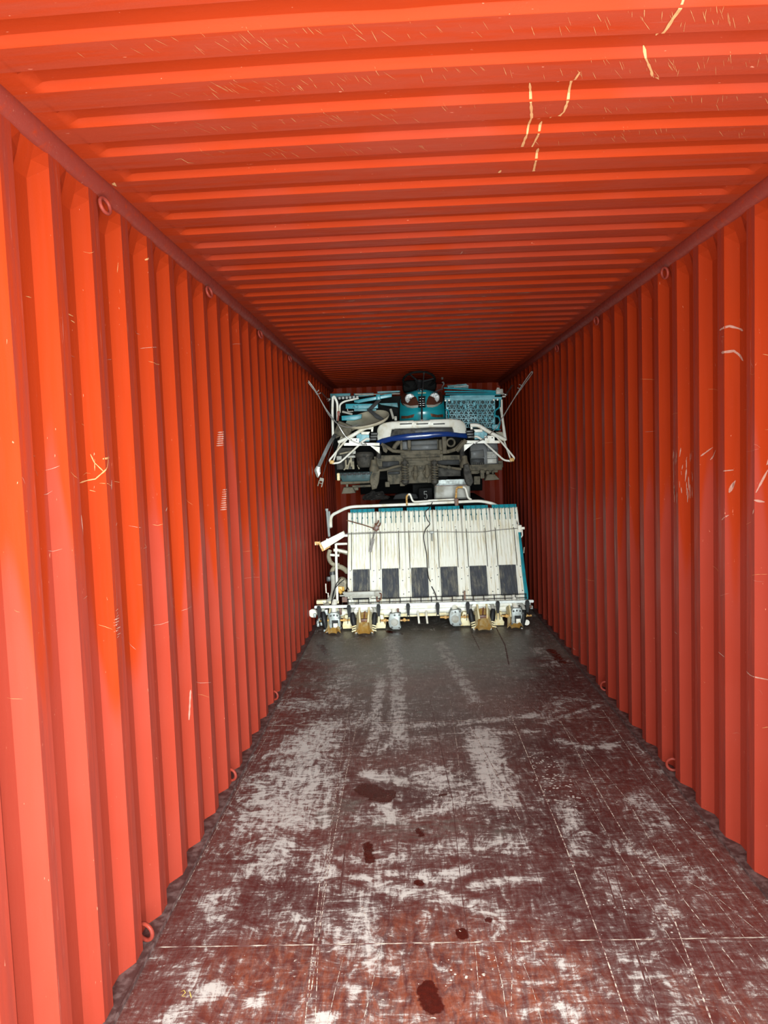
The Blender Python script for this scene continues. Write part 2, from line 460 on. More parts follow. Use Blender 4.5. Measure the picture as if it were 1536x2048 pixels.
# steel floor angle along each wall
t = NT('dirty_steel'); g = t.noise(t.coord((3, 3, 3)), 9, 5)
M_SILL = t.set(t.mix(t.step(g, 0.4, 0.65), (0.055, 0.026, 0.024), (0.13, 0.085, 0.08)), 0.55, 0.0, 0.4)
FX0, FX1 = -0.970, 1.330
for name, a, b, s in (('baseboard_left', XL - DW - 0.004, FX0 + 0.002, -1), ('baseboard_right', FX1 - 0.002, XR + DW + 0.004, 1)):
    bm = BM()
    box(bm, ((a + b) / 2, (Y0 + Y1) / 2, 0.003), (b - a, Y1 - Y0, 0.014))
    box(bm, (b if s < 0 else a, (Y0 + Y1) / 2, 0.004), (0.006, Y1 - Y0, 0.018))
    structure(mesh_obj(name, bm, [M_SILL]))
# rear header, corner posts and sill round the open doorway
bm = BM()
box(bm, (0.18, Y0 - 0.05, ZR + 0.0), (2.5, 0.10, 0.12)); structure(mesh_obj('trim_3', bm, [M_RAIL]))
for i, x in enumerate((XL - 0.05, XR + 0.05)):
    bm = BM(); box(bm, (x, Y0 - 0.05, ZR / 2), (0.12, 0.10, ZR + 0.1)); structure(mesh_obj('trim_%d' % (4 + i), bm, [M_RAIL]))

# ---------------------------------------------------------------- floor: plywood with dust, dried mud and spills
import numpy as np
t = NT('plywood_floor')
grain = t.noise(t.coord((55, 2.2, 1)), 5.0, 5, 0.65)
cross = t.noise(t.coord((5.0, 42, 1)), 3.0, 4, 0.6)
patch = t.noise(t.coord((1, 1, 1)), 1.1, 3)
base = t.mix(t.step(patch, 0.35, 0.68), (0.056, 0.016, 0.015), (0.105, 0.029, 0.023))
base = t.mix(t.step(grain, 0.42, 0.66, 0, 0.75), base, (0.055, 0.016, 0.015))
base = t.mix(t.step(grain, 0.60, 0.72, 0, 0.30), base, (0.30, 0.13, 0.10))
base = t.mix(t.step(cross, 0.56, 0.74, 0, 0.40), base, (0.045, 0.014, 0.013))
base = t.mix(t.math('MULTIPLY', t.attr('orange'), t.step(t.noise(t.coord((9, 3, 1)), 3, 7, 0.7, 0.8), 0.36, 0.74)), base, (0.19, 0.050, 0.024))
stain = t.math('ADD', t.attr('stain'), t.math('MULTIPLY_ADD', t.noise(t.coord(), 30, 4), 0.9, -0.45))
spill = t.mix(t.noise(t.coord(), 45, 3), (0.020, 0.006, 0.005), (0.075, 0.010, 0.006))
mud = t.math('ADD', t.attr('mud'), t.math('MULTIPLY_ADD', t.noise(t.coord((1, 2.2, 1)), 4.5, 6, 0.65, 1.2), 1.6, -0.8))
base = t.mix(t.step(mud, 0.15, 0.75, 0, 0.9), base, t.mix(t.noise(t.coord(), 18, 4), (0.045, 0.040, 0.034), (0.15, 0.138, 0.115)))
# dust: smears, brushed streaks and fine specks
sm = t.noise(t.coord((1, 1, 1)), 6.0, 10, 0.74, 2.4)
smx = t.noise(t.coord((1.5, 5.5, 1), rot=(0, 0, 0.3)), 4.0, 9, 0.72, 2.2)
smy = t.noise(t.coord((7, 1.3, 1), rot=(0, 0, -0.12)), 4.0, 8, 0.7, 1.4)
nz = t.math('ADD', t.math('MULTIPLY', sm, 0.85), t.math('ADD', t.math('MULTIPLY', smx, 0.75), t.math('MULTIPLY', smy, 0.65)))
lvl = t.math('ADD', t.math('MULTIPLY', t.attr('dust'), 0.85), t.math('MULTIPLY_ADD', nz, 4.6, -5.28))
dm = t.math('MAXIMUM', t.step(lvl, 0.15, 1.35, 0, 0.88), t.step(lvl, -0.6, 0.9, 0, 0.13))
dustc = t.mix(t.noise(t.coord(), 5, 3), (0.40, 0.39, 0.35), (0.56, 0.55, 0.52))
base = t.mix(dm, base, dustc)
vor = t.n.new('ShaderNodeTexVoronoi'); vor.inputs['Scale'].default_value = 46; t.l.new(t.coord(), vor.inputs['Vector'])
rnd = t.math('SUBTRACT', 0.17, t.math('MULTIPLY', t.noise(t.coord(), 5, 3), 0.16))
spk = t.math('LESS_THAN', vor.outputs['Distance'], t.math('MULTIPLY', rnd, t.math('MULTIPLY_ADD', t.attr('spots'), 3.4, 0.75)))
sel = t.step(t.noise(t.coord(), 23, 2), 0.47, 0.53)
base = t.mix(t.math('MULTIPLY', t.math('MULTIPLY', spk, sel), 0.85), base, (0.52, 0.50, 0.45))
base = t.mix(t.step(stain, 0.35, 0.6), base, spill)
rough = t.math('MULTIPLY_ADD', dm, 0.42, t.step(grain, 0.3, 0.7, 0.30, 0.46))
rough = t.math('SUBTRACT', rough, t.math('MULTIPLY', t.step(stain, 0.35, 0.6), 0.18))
t.bump(t.math('ADD', t.math('MULTIPLY', grain, 0.6), t.math('MULTIPLY', dm, 0.5)), 0.35, 0.003)
M_FLOOR = t.set(base, rough, 0.0, 0.42)
t = NT('chalky_line'); gap = t.noise(t.coord((3, 9, 1)), 6, 4)
M_LINE = t.set(t.mix(t.step(gap, 0.42, 0.60), (0.13, 0.05, 0.045), (0.50, 0.46, 0.38)), 0.8)
t = NT('dark_joint'); M_JOINT = t.set((0.07, 0.022, 0.018), 0.7)

t = NT('yellow_chalk'); M_CHALK = t.set((0.55, 0.42, 0.10), 0.9)
def fl(px, py): return onplane(px, py, 2, 0.0)
STROKES = {'dust': [], 'mud': [], 'stain': [], 'orange': [], 'spots': []}
def st(kind, r, s, *pts, soft=0.6): STROKES[kind].append((r, s, pts, soft))
D = 'dust'
st(D, 72, .95, (625, 1490), (575, 1560), (540, 1635)); st(D, 46, .85, (640, 1560), (615, 1640)); st(D, 40, .75, (650, 1450), (600, 1500)); st(D, 34, .55, (520, 1690), (480, 1745))
st(D, 40, .75, (560, 1690), (540, 1740)); st(D, 30, .6, (640, 1700), (650, 1750)); st(D, 46, .6, (440, 1790), (415, 1850)); st(D, 30, .5, (370, 1935), (400, 1980))
st(D, 30, 1.1, (350, 2035), (400, 1995), (425, 1975)); st(D, 20, .7, (500, 2005), (520, 1995)); st(D, 22, 1.6, (625, 2050), (655, 2036)); st(D, 12, 1.1, (698, 2010), (712, 1980))
st(D, 15, 1.0, (782, 1275), (790, 1330), (796, 1400), (797, 1475)); st(D, 11, 1.0, (762, 1350), (756, 1400), (748, 1480)); st(D, 14, .9, (880, 1285), (905, 1330), (930, 1370), (948, 1400))
st(D, 34, 1.15, (958, 1465), (985, 1540), (1008, 1600)); st(D, 12, .9, (940, 1500), (975, 1570)); st(D, 16, .85, (770, 1455), (900, 1447), (1060, 1432)); st(D, 10, .9, (960, 1468), (1070, 1462))
st(D, 8, .8, (1090, 1445), (1200, 1410)); st(D, 50, .8, (860, 1545), (900, 1570), (915, 1600)); st(D, 24, 1.1, (740, 1550), (800, 1560)); st(D, 16, .9, (765, 1600), (785, 1630))
st(D, 40, .7, (590, 1410), (680, 1405)); st(D, 40, .6, (640, 1460), (720, 1440)); st(D, 24, .55, (700, 1330), (660, 1390)); st(D, 30, .5, (840, 1480), (740, 1500))
st(D, 26, .75, (730, 1640), (820, 1630)); st(D, 22, .7, (840, 1625), (960, 1600)); st(D, 30, .55, (720, 1720), (880, 1700), (1040, 1680)); st(D, 24, .9, (790, 1780), (860, 1790), (900, 1800))
st(D, 18, 1.0, (950, 1770), (1000, 1762), (1070, 1755)); st(D, 34, .8, (720, 1820), (730, 1880), (745, 1930)); st(D, 20, .9, (930, 1740), (860, 1760)); st(D, 24, .65, (1000, 1680), (1030, 1700))
st(D, 30, .8, (965, 1815), (1000, 1840)); st(D, 20, .7, (700, 1790), (760, 1770)); st(D, 14, 1.0, (700, 1755), (790, 1745), (860, 1752)); st(D, 36, .5, (560, 1850), (640, 1840)); st(D, 26, .6, (660, 1860), (700, 1920))
st(D, 12, .95, (1120, 1480), (1170, 1494), (1230, 1492)); st(D, 26, .5, (1080, 1430), (1130, 1400)); st(D, 34, .55, (1270, 1600), (1320, 1650)); st(D, 24, .6, (1130, 1610), (1170, 1700)); st(D, 26, .5, (1340, 1720), (1400, 1760))
st(D, 30, .45, (1200, 1750), (1230, 1790)); st(D, 24, .55, (1240, 1690), (1320, 1720)); st(D, 40, .35, (1000, 1880), (1150, 1960)); st(D, 40, .35, (1250, 1900), (1350, 2000)); st(D, 18, .6, (1115, 2000), (1150, 2040))
st(D, 20, .5, (1080, 1300), (1130, 1330)); st(D, 14, .6, (1100, 1330), (1120, 1322)); st(D, 26, .35, (480, 1640), (450, 1700)); st(D, 20, .9, (1330, 1820), (1345, 1828))
st('spots', 40, .9, (1085, 1520), (1110, 1570), (1130, 1600)); st('spots', 55, .5, (880, 1560), (900, 1600)); st('spots', 60, .35, (900, 1950), (1000, 1930)); st('spots', 36, .45, (1240, 1800), (1340, 1850)); st('spots', 50, .3, (740, 1440), (1000, 1400))
st('mud', 220, 1.0, (640, 1262), (1080, 1255), soft=.3); st('mud', 120, .55, (700, 1300), (1040, 1290)); st('mud', 90, .45, (650, 1360), (800, 1330)); st('mud', 60, .45, (950, 1330), (1040, 1340)); st('mud', 60, .3, (700, 1660), (1000, 1650)); st('mud', 40, .4, (690, 1610), (650, 1640))
st('stain', 28, .8, (732, 1578), (760, 1592), soft=.5); st('stain', 13, .95, (772, 1600), (780, 1585)); st('stain', 9, 1.0, (836, 1764), (842, 1768)); st('stain', 13, .9, (922, 1863), (926, 1872)); st('stain', 24, .85, (856, 1985), (866, 2015)); st('stain', 14, .9, (850, 1978), (856, 1968))
st('stain', 12, .75, (735, 1690), (740, 1722)); st('stain', 10, .7, (838, 1660), (842, 1670)); st('stain', 6, .9, (880, 1591), (890, 1589)); st('stain', 12, .6, (1100, 1300), (1125, 1325)); st('stain', 8, .8, (976, 1840), (980, 1838)); st('stain', 9, .7, (770, 1262), (800, 1268)); st('stain', 9, .6, (640, 1290), (655, 1310)); st('stain', 6, .75, (836, 1425), (842, 1424))
st('orange', 160, 1.0, (560, 1960), (700, 1990), (860, 2000), (1050, 1960)); st('orange', 90, .8, (820, 1870), (940, 1880)); st('orange', 60, .5, (1380, 1980), (1480, 2030)); st('orange', 110, .6, (480, 2040), (1200, 2045))

gx, gy = 0.0155, 0.0155
nx, ny = int((FX1 - FX0) / gx), int((9.4 - Y0) / gy)
X = np.linspace(FX0, FX1, nx + 1); Y = np.linspace(Y0, 9.4, ny + 1); Y = np.append(Y, Y1 + 0.04)
GX, GY = np.meshgrid(X, Y)
def field(items):
    F = np.zeros_like(GX)
    for r, s, pts, soft in items:
        q = [fl(*p) for p in pts]
        best = np.full_like(GX, 9.0)
        for a, b in zip(q, q[1:]):
            ra = max(0.012, r * (a.y + b.y) / 2 / FPX)
            dx, dy = b.x - a.x, b.y - a.y
            L2 = dx * dx + dy * dy + 1e-9
            tt = np.clip(((GX - a.x) * dx + (GY - a.y) * dy) / L2, 0, 1)
            best = np.minimum(best, np.hypot(GX - a.x - tt * dx, GY - a.y - tt * dy) / ra)
        v = np.clip(1 - (best - (1 - soft)) / (2 * soft), 0, 1); v = v * v * (3 - 2 * v) * s
        F = np.maximum(F, v) + np.minimum(F, v) * 0.35
    return F
fields = {k: field(v) for k, v in STROKES.items()}
fields['dust'] += 0.20
verts = np.stack([GX.ravel(), GY.ravel(), np.zeros(GX.size)], 1)
idx = np.arange(GX.size).reshape(GX.shape)
faces = np.stack([idx[:-1, :-1].ravel(), idx[:-1, 1:].ravel(), idx[1:, 1:].ravel(), idx[1:, :-1].ravel()], 1)
bm = BM()
Z1 = Vector((0, 0, 1))
def fline(pts, w, mi=1, step=0.02, jit=0.5, z=0.0007):
    ribbon(bm, [fl(*p) for p in pts], w, mi, lambda p: Vector((p.x, p.y, z)), Z1, step, jit)
# plywood butt joints across, and the long scored lines
for y in (2.627, 4.899, 7.17): ribbon(bm, [(FX0 + 0.01, y, 0), (FX1 - 0.01, y, 0)], 0.0055, 1, lambda p: Vector((p.x, p.y, 0.0008)), Z1, 0.015, 0.6)
for pts, w in (([(1009, 1400), (1130, 1690), (1200, 1878), (1258, 2048)], .004), ([(1120, 1440), (1190, 1570), (1345, 1830), (1425, 2048)], .004), ([(1080, 1400), (1170, 1500), (1255, 1600), (1360, 1790), (1470, 1930)], .003), ([(940, 1450), (1000, 1560), (1040, 1640)], .003),
               ([(1150, 1560), (1270, 1760), (1390, 1960)], .0022), ([(1320, 1650), (1430, 1800), (1536, 1935)], .0025), ([(1370, 1760), (1440, 1800), (1536, 1880)], .0022), ([(720, 1420), (690, 1560), (655, 1750), (620, 2000)], .003), ([(700, 1400), (670, 1600), (640, 1830), (630, 2048)], .002),
               ([(690, 1900), (675, 1960), (655, 2048)], .0016), ([(640, 1760), (625, 1900), (610, 2048)], .003), ([(950, 1890), (956, 1960), (953, 2040)], .002), ([(985, 1890), (1005, 1970), (1015, 2048)], .002), ([(1022, 1880), (1024, 1960), (1022, 2020)], .0022), ([(1030, 1890), (1060, 1960), (1085, 2048)], .0014),
               ([(1270, 1880), (1300, 1960), (1320, 2048)], .002), ([(1400, 1880), (1450, 1980), (1490, 2048)], .0018), ([(900, 1400), (915, 1500), (920, 1560)], .002), ([(760, 1900), (740, 1990), (725, 2048)], .0018), ([(588, 1370), (530, 1480), (430, 1665), (330, 1850)], .002), ([(1205, 1420), (1300, 1560), (1420, 1700), (1536, 1850)], .0035)):
    fline(pts, w)
for pts, w in (([(860, 1400), (905, 1600), (925, 1800), (940, 1890)], .003), ([(992, 1255), (1010, 1290), (1018, 1330)], .010), ([(945, 1270), (960, 1300)], .006), ([(1240, 1800), (1290, 1960), (1320, 2010)], .005), ([(1210, 1740), (1235, 1820)], .006), ([(690, 1700), (680, 1790)], .008), ([(1100, 1460), (1130, 1520)], .004), ([(1225, 1730), (1262, 1850)], .004)):
    fline(pts, w, 2, z=0.0005)
for pts in ([(362, 1984), (368, 1981), (371, 1986), (364, 1993), (373, 1994)], [(379, 1983), (383, 1997)]): fline(pts, 0.003, 3, 0.01, 0.1, 0.0012)   # yellow chalk mark
for _ in range(90):            # loose drops and flakes of plaster
    p = fl(random.uniform(430, 1250), random.uniform(1400, 2040))
    if not FX0 + .03 < p.x < FX1 - .03: continue
    l = random.uniform(0.004, 0.02); a = random.uniform(0, 6.3)
    ribbon(bm, [p, p + Vector((math.cos(a) * l, math.sin(a) * l, 0)) * .5, p + Vector((math.cos(a + .4) * l, math.sin(a + .4) * l, 0))], random.uniform(.003, .007), 1, lambda q: Vector((q.x, q.y, 0.001)), Z1, 0.004, 0.6)
bm.verts.index_update()
rv = np.array([v.co[:] for v in bm.verts]); rf = [[v.index for v in f.verts] for f in bm.faces]; rm = [f.material_index for f in bm.faces]; bm.free()
nb = len(verts)
me = bpy.data.meshes.new('floor')
me.from_pydata(np.vstack([verts, rv]).tolist(), [], faces.tolist() + [[i + nb for i in f] for f in rf])
mi = np.zeros(len(me.polygons), dtype=np.int32); mi[len(faces):] = rm
me.polygons.foreach_set('material_index', mi)
for k, F in fields.items():
    a = me.attributes.new(k, 'FLOAT', 'POINT'); a.data.foreach_set('value', np.append(F.ravel(), np.zeros(len(rv))).astype(np.float32))
for m in (M_FLOOR, M_LINE, M_JOINT, M_CHALK): me.materials.append(m)
floor = bpy.data.objects.new('floor', me); COL.objects.link(floor); structure(floor)

# ---------------------------------------------------------------- materials of the machines
def simple(name, a, b, scale=12, rough=0.45, metal=0.0, lo=0.45, hi=0.7, stretch=(1, 1, 1), bump=0.0, spec=0.5, third=None, tcut=(0.62, 0.72)):
    t = NT(name); nz = t.noise(t.coord(stretch), scale, 5, 0.6)
    c = t.mix(t.step(nz, lo, hi), a, b)
    if third: c = t.mix(t.step(t.noise(t.coord(stretch), scale * 1.9, 4, 0.6), *tcut), c, third)
    if bump: t.bump(t.noise(t.coord(), scale * 4, 4), bump, 0.003)
    return t.set(c, t.step(nz, 0.3, 0.7, max(0.05, rough - 0.1), min(1, rough + 0.1)), metal, spec)
M_WHITE = simple('cream_white_paint', (0.80, 0.78, 0.70), (0.64, 0.58, 0.44), 9, 0.42, third=(0.50, 0.34, 0.16), tcut=(0.68, 0.76))
M_TRAY = simple('stained_white_plastic', (0.80, 0.79, 0.70), (0.62, 0.54, 0.37), 7, 0.45, lo=0.46, hi=0.72, stretch=(9, 0.8, 0.8), third=(0.44, 0.33, 0.17), tcut=(0.66, 0.76))
M_TEAL = simple('teal_plastic', (0.012, 0.24, 0.30), (0.010, 0.17, 0.21), 8, 0.38)
M_HOOD = simple('teal_bonnet_paint', (0.010, 0.27, 0.32), (0.012, 0.21, 0.25), 5, 0.25, spec=0.6)
M_TEALD = simple('dusty_teal_steel', (0.012, 0.14, 0.165), (0.035, 0.115, 0.12), 14, 0.5)
M_BLACK = simple('black_rubber', (0.008, 0.008, 0.009), (0.022, 0.021, 0.020), 20, 0.6, spec=0.3)
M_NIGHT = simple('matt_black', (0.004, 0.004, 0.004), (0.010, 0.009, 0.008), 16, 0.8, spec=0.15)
M_DARK = simple('dark_grey_plastic', (0.035, 0.036, 0.038), (0.075, 0.072, 0.064), 12, 0.5)
M_GREY = simple('grey_cast_metal', (0.34, 0.37, 0.36), (0.22, 0.22, 0.20), 18, 0.45, 0.2)
M_PGREY = simple('pale_grey_plastic', (0.36, 0.35, 0.31), (0.24, 0.22, 0.17), 8, 0.5)
M_YEL = simple('ochre_painted_steel', (0.62, 0.36, 0.08), (0.72, 0.60, 0.34), 14, 0.45, third=(0.30, 0.12, 0.03), tcut=(0.60, 0.72))
M_CREAM = simple('cream_yellow_paint', (0.74, 0.66, 0.42), (0.70, 0.50, 0.20), 14, 0.45, third=(0.40, 0.18, 0.05), tcut=(0.62, 0.74))
M_RUST = simple('rusty_painted_steel', (0.60, 0.34, 0.09), (0.20, 0.06, 0.02), 26, 0.6, third=(0.72, 0.62, 0.42), tcut=(0.55, 0.66))
M_MUD = simple('muddy_iron', (0.105, 0.086, 0.055), (0.040, 0.036, 0.027), 13, 0.75, 0.0, bump=0.5, third=(0.19, 0.155, 0.10), tcut=(0.58, 0.75))
M_MUDD = simple('dark_muddy_iron', (0.042, 0.037, 0.029), (0.014, 0.013, 0.012), 15, 0.75, 0.0, bump=0.4, third=(0.14, 0.115, 0.08), tcut=(0.60, 0.78))
M_STEEL = simple('galvanised_wire', (0.42, 0.41, 0.39), (0.26, 0.24, 0.22), 40, 0.35, 0.6)
M_CHROME = simple('chrome', (0.75, 0.75, 0.75), (0.6, 0.6, 0.6), 10, 0.15, 1.0)
M_BLUE = simple('blue_bumper_strip', (0.008, 0.034, 0.17), (0.010, 0.030, 0.12), 6, 0.22, spec=0.6)
M_LENS = simple('smoked_brown_lens', (0.085, 0.030, 0.018), (0.055, 0.022, 0.016), 6, 0.12, spec=0.7)
M_BEIGE = simple('dusty_beige_plastic', (0.30, 0.26, 0.18), (0.20, 0.175, 0.125), 8, 0.55, third=(0.42, 0.38, 0.28), tcut=(0.58, 0.7))
M_BROWN = simple('oily_brown_steel', (0.10, 0.035, 0.02), (0.22, 0.09, 0.03), 20, 0.5)
M_MARK = simple('white_marking', (0.34, 0.34, 0.33), (0.26, 0.26, 0.25), 30, 0.6)
M_INK = simple('black_ink', (0.015, 0.02, 0.022), (0.02, 0.03, 0.03), 30, 0.6)
M_GLASS = simple('headlight_reflector', (0.40, 0.40, 0.39), (0.10, 0.10, 0.10), 50, 0.4, 0.25)
t = NT('ridged_feed_belt')
wv = t.n.new('ShaderNodeTexWave'); wv.wave_type = 'BANDS'; wv.bands_direction = 'X'; wv.inputs['Scale'].default_value = 25.0; wv.inputs['Distortion'].default_value = 0.4
t.l.new(t.coord(), wv.inputs['Vector'])
dirt = t.noise(t.coord((3, 1, 1)), 7, 5, 0.65)
c = t.mix(t.step(wv.outputs['Fac'], 0.35, 0.8), (0.012, 0.013, 0.016), t.mix(t.step(dirt, 0.45, 0.70), (0.10, 0.11, 0.13), (0.36, 0.34, 0.27)))
t.bump(wv.outputs['Fac'], 0.8, 0.004)
M_BELT = t.set(c, 0.6)

BV = math.radians(32)
# ---------------------------------------------------------------- rice transplanter on the floor, its planting end towards the doors
LX0, LW, LY, LZ, LDY, LDZ = -0.628, 1.786, 7.62, 0.245, 0.46, 0.90
low = thing('rice_transplanter', 'rice transplanter on the floor, white six-row seedling tray facing the open end', 'rice transplanter', (0.27, 7.62, 0))
NTR = Vector((0, -LDZ, LDY)).normalized()
def T(u, v, off=0.0): return Vector((LX0 + LW * u, LY + LDY * v, LZ + LDZ * v)) + NTR * off
ROW = 1 / 6
def islands(bm):
    """groups the faces of a bmesh into pieces that touch"""
    seen, isl = set(), []
    bm.verts.ensure_lookup_table(); bm.verts.index_update()
    for v in bm.verts:
        if v.index in seen: continue
        st_, comp = [v], []
        seen.add(v.index)
        while st_:
            a = st_.pop(); comp.append(a)
            for e in a.link_edges:
                b = e.other_vert(a)
                if b.index not in seen: seen.add(b.index); st_.append(b)
        isl.append(comp)
    bbs = [[min(v.co[i] for v in c) - 0.002 for i in range(3)] + [max(v.co[i] for v in c) + 0.002 for i in range(3)] for c in isl]
    par = list(range(len(isl)))
    def find(i):
        while par[i] != i: i = par[i]
        return i
    for i in range(len(isl)):
        for j in range(i):
            a, b = bbs[i], bbs[j]
            if all(a[k] <= b[k + 3] and b[k] <= a[k + 3] for k in range(3)): par[find(i)] = find(j)
    out = {}
    for i, c in enumerate(isl): out.setdefault(find(i), []).extend(c)
    return sorted(out.values(), key=lambda c: -len(c))
def part(name, bm, mat, parent=None, smooth=BV):
    """one mesh object per separate piece, all under the parent"""
    parent = parent if parent is not None else low
    gs = islands(bm)
    if len(gs) == 1: return mesh_obj(name, bm, mat, parent, smooth)
    first = None
    for g in gs:
        ids = {v.index for v in g}
        nb_ = BM(); mp = {}
        for v in g: mp[v.index] = nb_.verts.new(v.co)
        for f in bm.faces:
            if f.verts[0].index in ids:
                try:
                    nf = nb_.faces.new([mp[v.index] for v in f.verts]); nf.material_index = f.material_index; nf.smooth = f.smooth
                except ValueError: pass
        o = mesh_obj(name, nb_, mat, parent, smooth)
        first = first or o
    bm.free()
    return first
for r in range(6):
    # one tray lane: ridged sheet with an opening over its feed belt
    bm = BM()
    ns = 40; vs = [0, 0.02, 0.062, 0.10, 0.20, 0.30, 0.372, 0.378, 0.42, 0.46, 0.50, 0.56, 0.66, 0.735, 0.75, 0.85, 0.95, 0.985, 1.0]
    b0, b1 = 0.050 / 0.2977, 0.226 / 0.2977
    def h(s, v):
        inb = b0 - 0.03 < s < b1 + 0.03
        e = 0.0
        if s < 0.02 or s > 0.98: return 0.010 if v < 0.985 else 0.004
        if inb and v > 0.40:
            e = 0.012 * max(0.0, math.sin((s - b0) / (b1 - b0) * 2 * math.pi * 5.5)) * min(1.0, (v - 0.40) / 0.12)
        elif not inb:
            e = 0.009
            q = (s - b1) / (1 - b1) if s > b1 else (s + 1 - b1) / (1 - b1)
            e += 0.008 * max(0.0, math.sin(s * 2 * math.pi * 9.4)) * (1.0 if v > 0.5 else 0.3)
        return e
    g = [[bm.verts.new(T((r + i / ns) * ROW, v, h(i / ns, v))) for i in range(ns + 1)] for v in vs]
    for j in range(len(vs) - 1):
        for i in range(ns):
            if vs[j + 1] <= 0.375 and vs[j] >= 0.06 and b0 <= (i + 0.5) / ns <= b1: continue
            bm.faces.new((g[j][i], g[j][i + 1], g[j + 1][i + 1], g[j + 1][i]))
    bmesh.ops.recalc_face_normals(bm, faces=bm.faces[:])
    tr = part('seedling_tray', bm, M_TRAY, smooth=0.9)
    sm_ = tr.modifiers.new('thickness', 'SOLIDIFY'); sm_.thickness = 0.008; sm_.offset = -1 if NTR.dot(tr.data.polygons[0].normal) > 0 else 1
    # belt
    bm = BM(); a, b = (r + b0 + 0.006) * ROW, (r + b1 - 0.006) * ROW
    prism(bm, [T(a, 0.058, -0.012), T(b, 0.058, -0.012), T(b, 0.378, -0.012), T(a, 0.378, -0.012)], NTR * 0.012)
    part('feed_belt', bm, M_BELT, tr, None)
    bm = BM()                                   # rods that hold the mats down
    for s in (0.145, 0.79):
        u = (r + s) * ROW
        tube(bm, fillet([T(u, 0.775, 0.016), T(u, 0.755, 0.034), T(u, 0.42, 0.026), T(u, 0.36, 0.018)], 0.02), 0.0028, 6)
    part('retaining_rod', bm, M_BLACK, tr)
    bm = BM()                                   # small bolts and catches
    for s, v in ((0.08, 0.12), (0.10, 0.27), (0.90, 0.10), (0.88, 0.24), (0.09, 0.36), (0.90, 0.355), (0.30, 0.80), (0.77, 0.80)):
        c_ = T((r + s) * ROW, v, 0.012); box(bm, c_, (0.010, 0.010, 0.008 if v < 0.7 else 0.006))
    part('catch', bm, M_DARK, tr, None)
    # teal extension with five tines at the top
    bm = BM(); x0, x1 = (r + 0.10) * ROW, (r + 0.955) * ROW
    prism(bm, [T(x0, 1.0, -0.02), T(x1, 1.0, -0.02), T(x1, 1.035, -0.02), T(x0, 1.035, -0.02)], NTR * 0.030, 0.008)
    for i in range(5):
        u = x0 + (x1 - x0) * (0.08 + 0.21 * i)
        prism(bm, [T(u - 0.006, 1.01, 0.012), T(u + 0.006, 1.01, 0.012), T(u + 0.006, 1.03, 0.009), T(u - 0.006, 1.03, 0.009)], NTR * 0.012)
    ext = part('tray_extension', bm, M_TEAL)
    bm = BM()
    for i in range(5):
        u = x0 + (x1 - x0) * (0.08 + 0.21 * i); d = 0.004 * math.sin(r * 3.1 + i * 2.3)
        tube(bm, [T(u, 1.03, 0.022), T(u + d * 0.5, 0.95, 0.022), T(u + d, 0.865, 0.016)], 0.0036, 6)
        tube(bm, [T(u, 0.935, 0.022), T(u, 0.922, 0.022)], 0.0065, 6)
    part('tine', bm, M_TEALD, ext)
# cross rods, wire guard, guide rails
bm = BM()
tube(bm, resample([ML(495, 716, 7.95), ML(860, 702, 7.92), ML(1200, 690, 7.92), MR(150, 684, 7.92), MR(700, 688, 7.92), MR(960, 660, 7.93), MR(1235, 640, 7.95)], 6), 0.0035, 6)
tube(bm, resample([ML(495, 704, 7.95), ML(900, 690, 7.925), ML(1500, 682, 7.92)], 4), 0.0028, 6)
part('cross_rod', bm, M_STEEL)
bm = BM()
for v, off in ((0.050, 0.055), (0.012, 0.058)): tube(bm, [T(0.0, v, off), T(1.0, v, off)], 0.004, 6)
for i in range(18):
    u = 0.005 + i * 0.99 / 17; tube(bm, [T(u, 0.055, 0.05), T(u, 0.05, 0.058), T(u, 0.0, 0.058)], 0.004, 6)
part('wire_guard', bm, M_BLACK)
bm = BM()
a, b = T(-0.0, -0.03, 0.025), T(1.005, -0.03, 0.025); bar(bm, a, b, 0.05, 0.04)
bmesh.ops.bevel(bm, geom=bm.edges[:], offset=0.008, segments=2, affect='EDGES')
part('slide_rail', bm, M_WHITE)
bm = BM()
a, b = P(629, 1214, 7.52), P(1067, 1202, 7.52); bar(bm, a, b, 0.035, 0.026); bmesh.ops.bevel(bm, geom=bm.edges[:], offset=0.004, segments=2, affect='EDGES')
part('guide_rail', bm, simple('pale_aluminium', (0.58, 0.60, 0.58), (0.46, 0.47, 0.44), 14, 0.4, 0.2))
for px in (638, 698, 757, 816, 875, 935, 995, 1054):        # rubber clips that grip the guide rail
    py = 1214 - (px - 629) * 12 / 438
    bm = BM(); c_ = P(px, py + 1, 7.50)
    prism(bm, [c_ + Vector((x, 0, z)) for x, z in ((-0.016, 0.012), (0.016, 0.012), (0.020, -0.01), (0.010, -0.10), (-0.010, -0.10), (-0.020, -0.01))], (0, -0.03, 0), 0.004)
    for s in (-1, 1): tube(bm, [c_ + Vector((s * 0.010, -0.02, -0.09)), c_ + Vector((s * 0.013, -0.03, -0.13)), c_ + Vector((s * 0.016, -0.03, -0.165 if px not in (638, 1054) else -0.12))], 0.0032, 6)
    cl = part('rail_clip', bm, M_BLACK)
    bm = BM(); box(bm, c_ + Vector((0, -0.03, 0.012)), (0.020, 0.012, 0.018), bev=0.003); part('clip_bolt', bm, M_BLACK, cl)
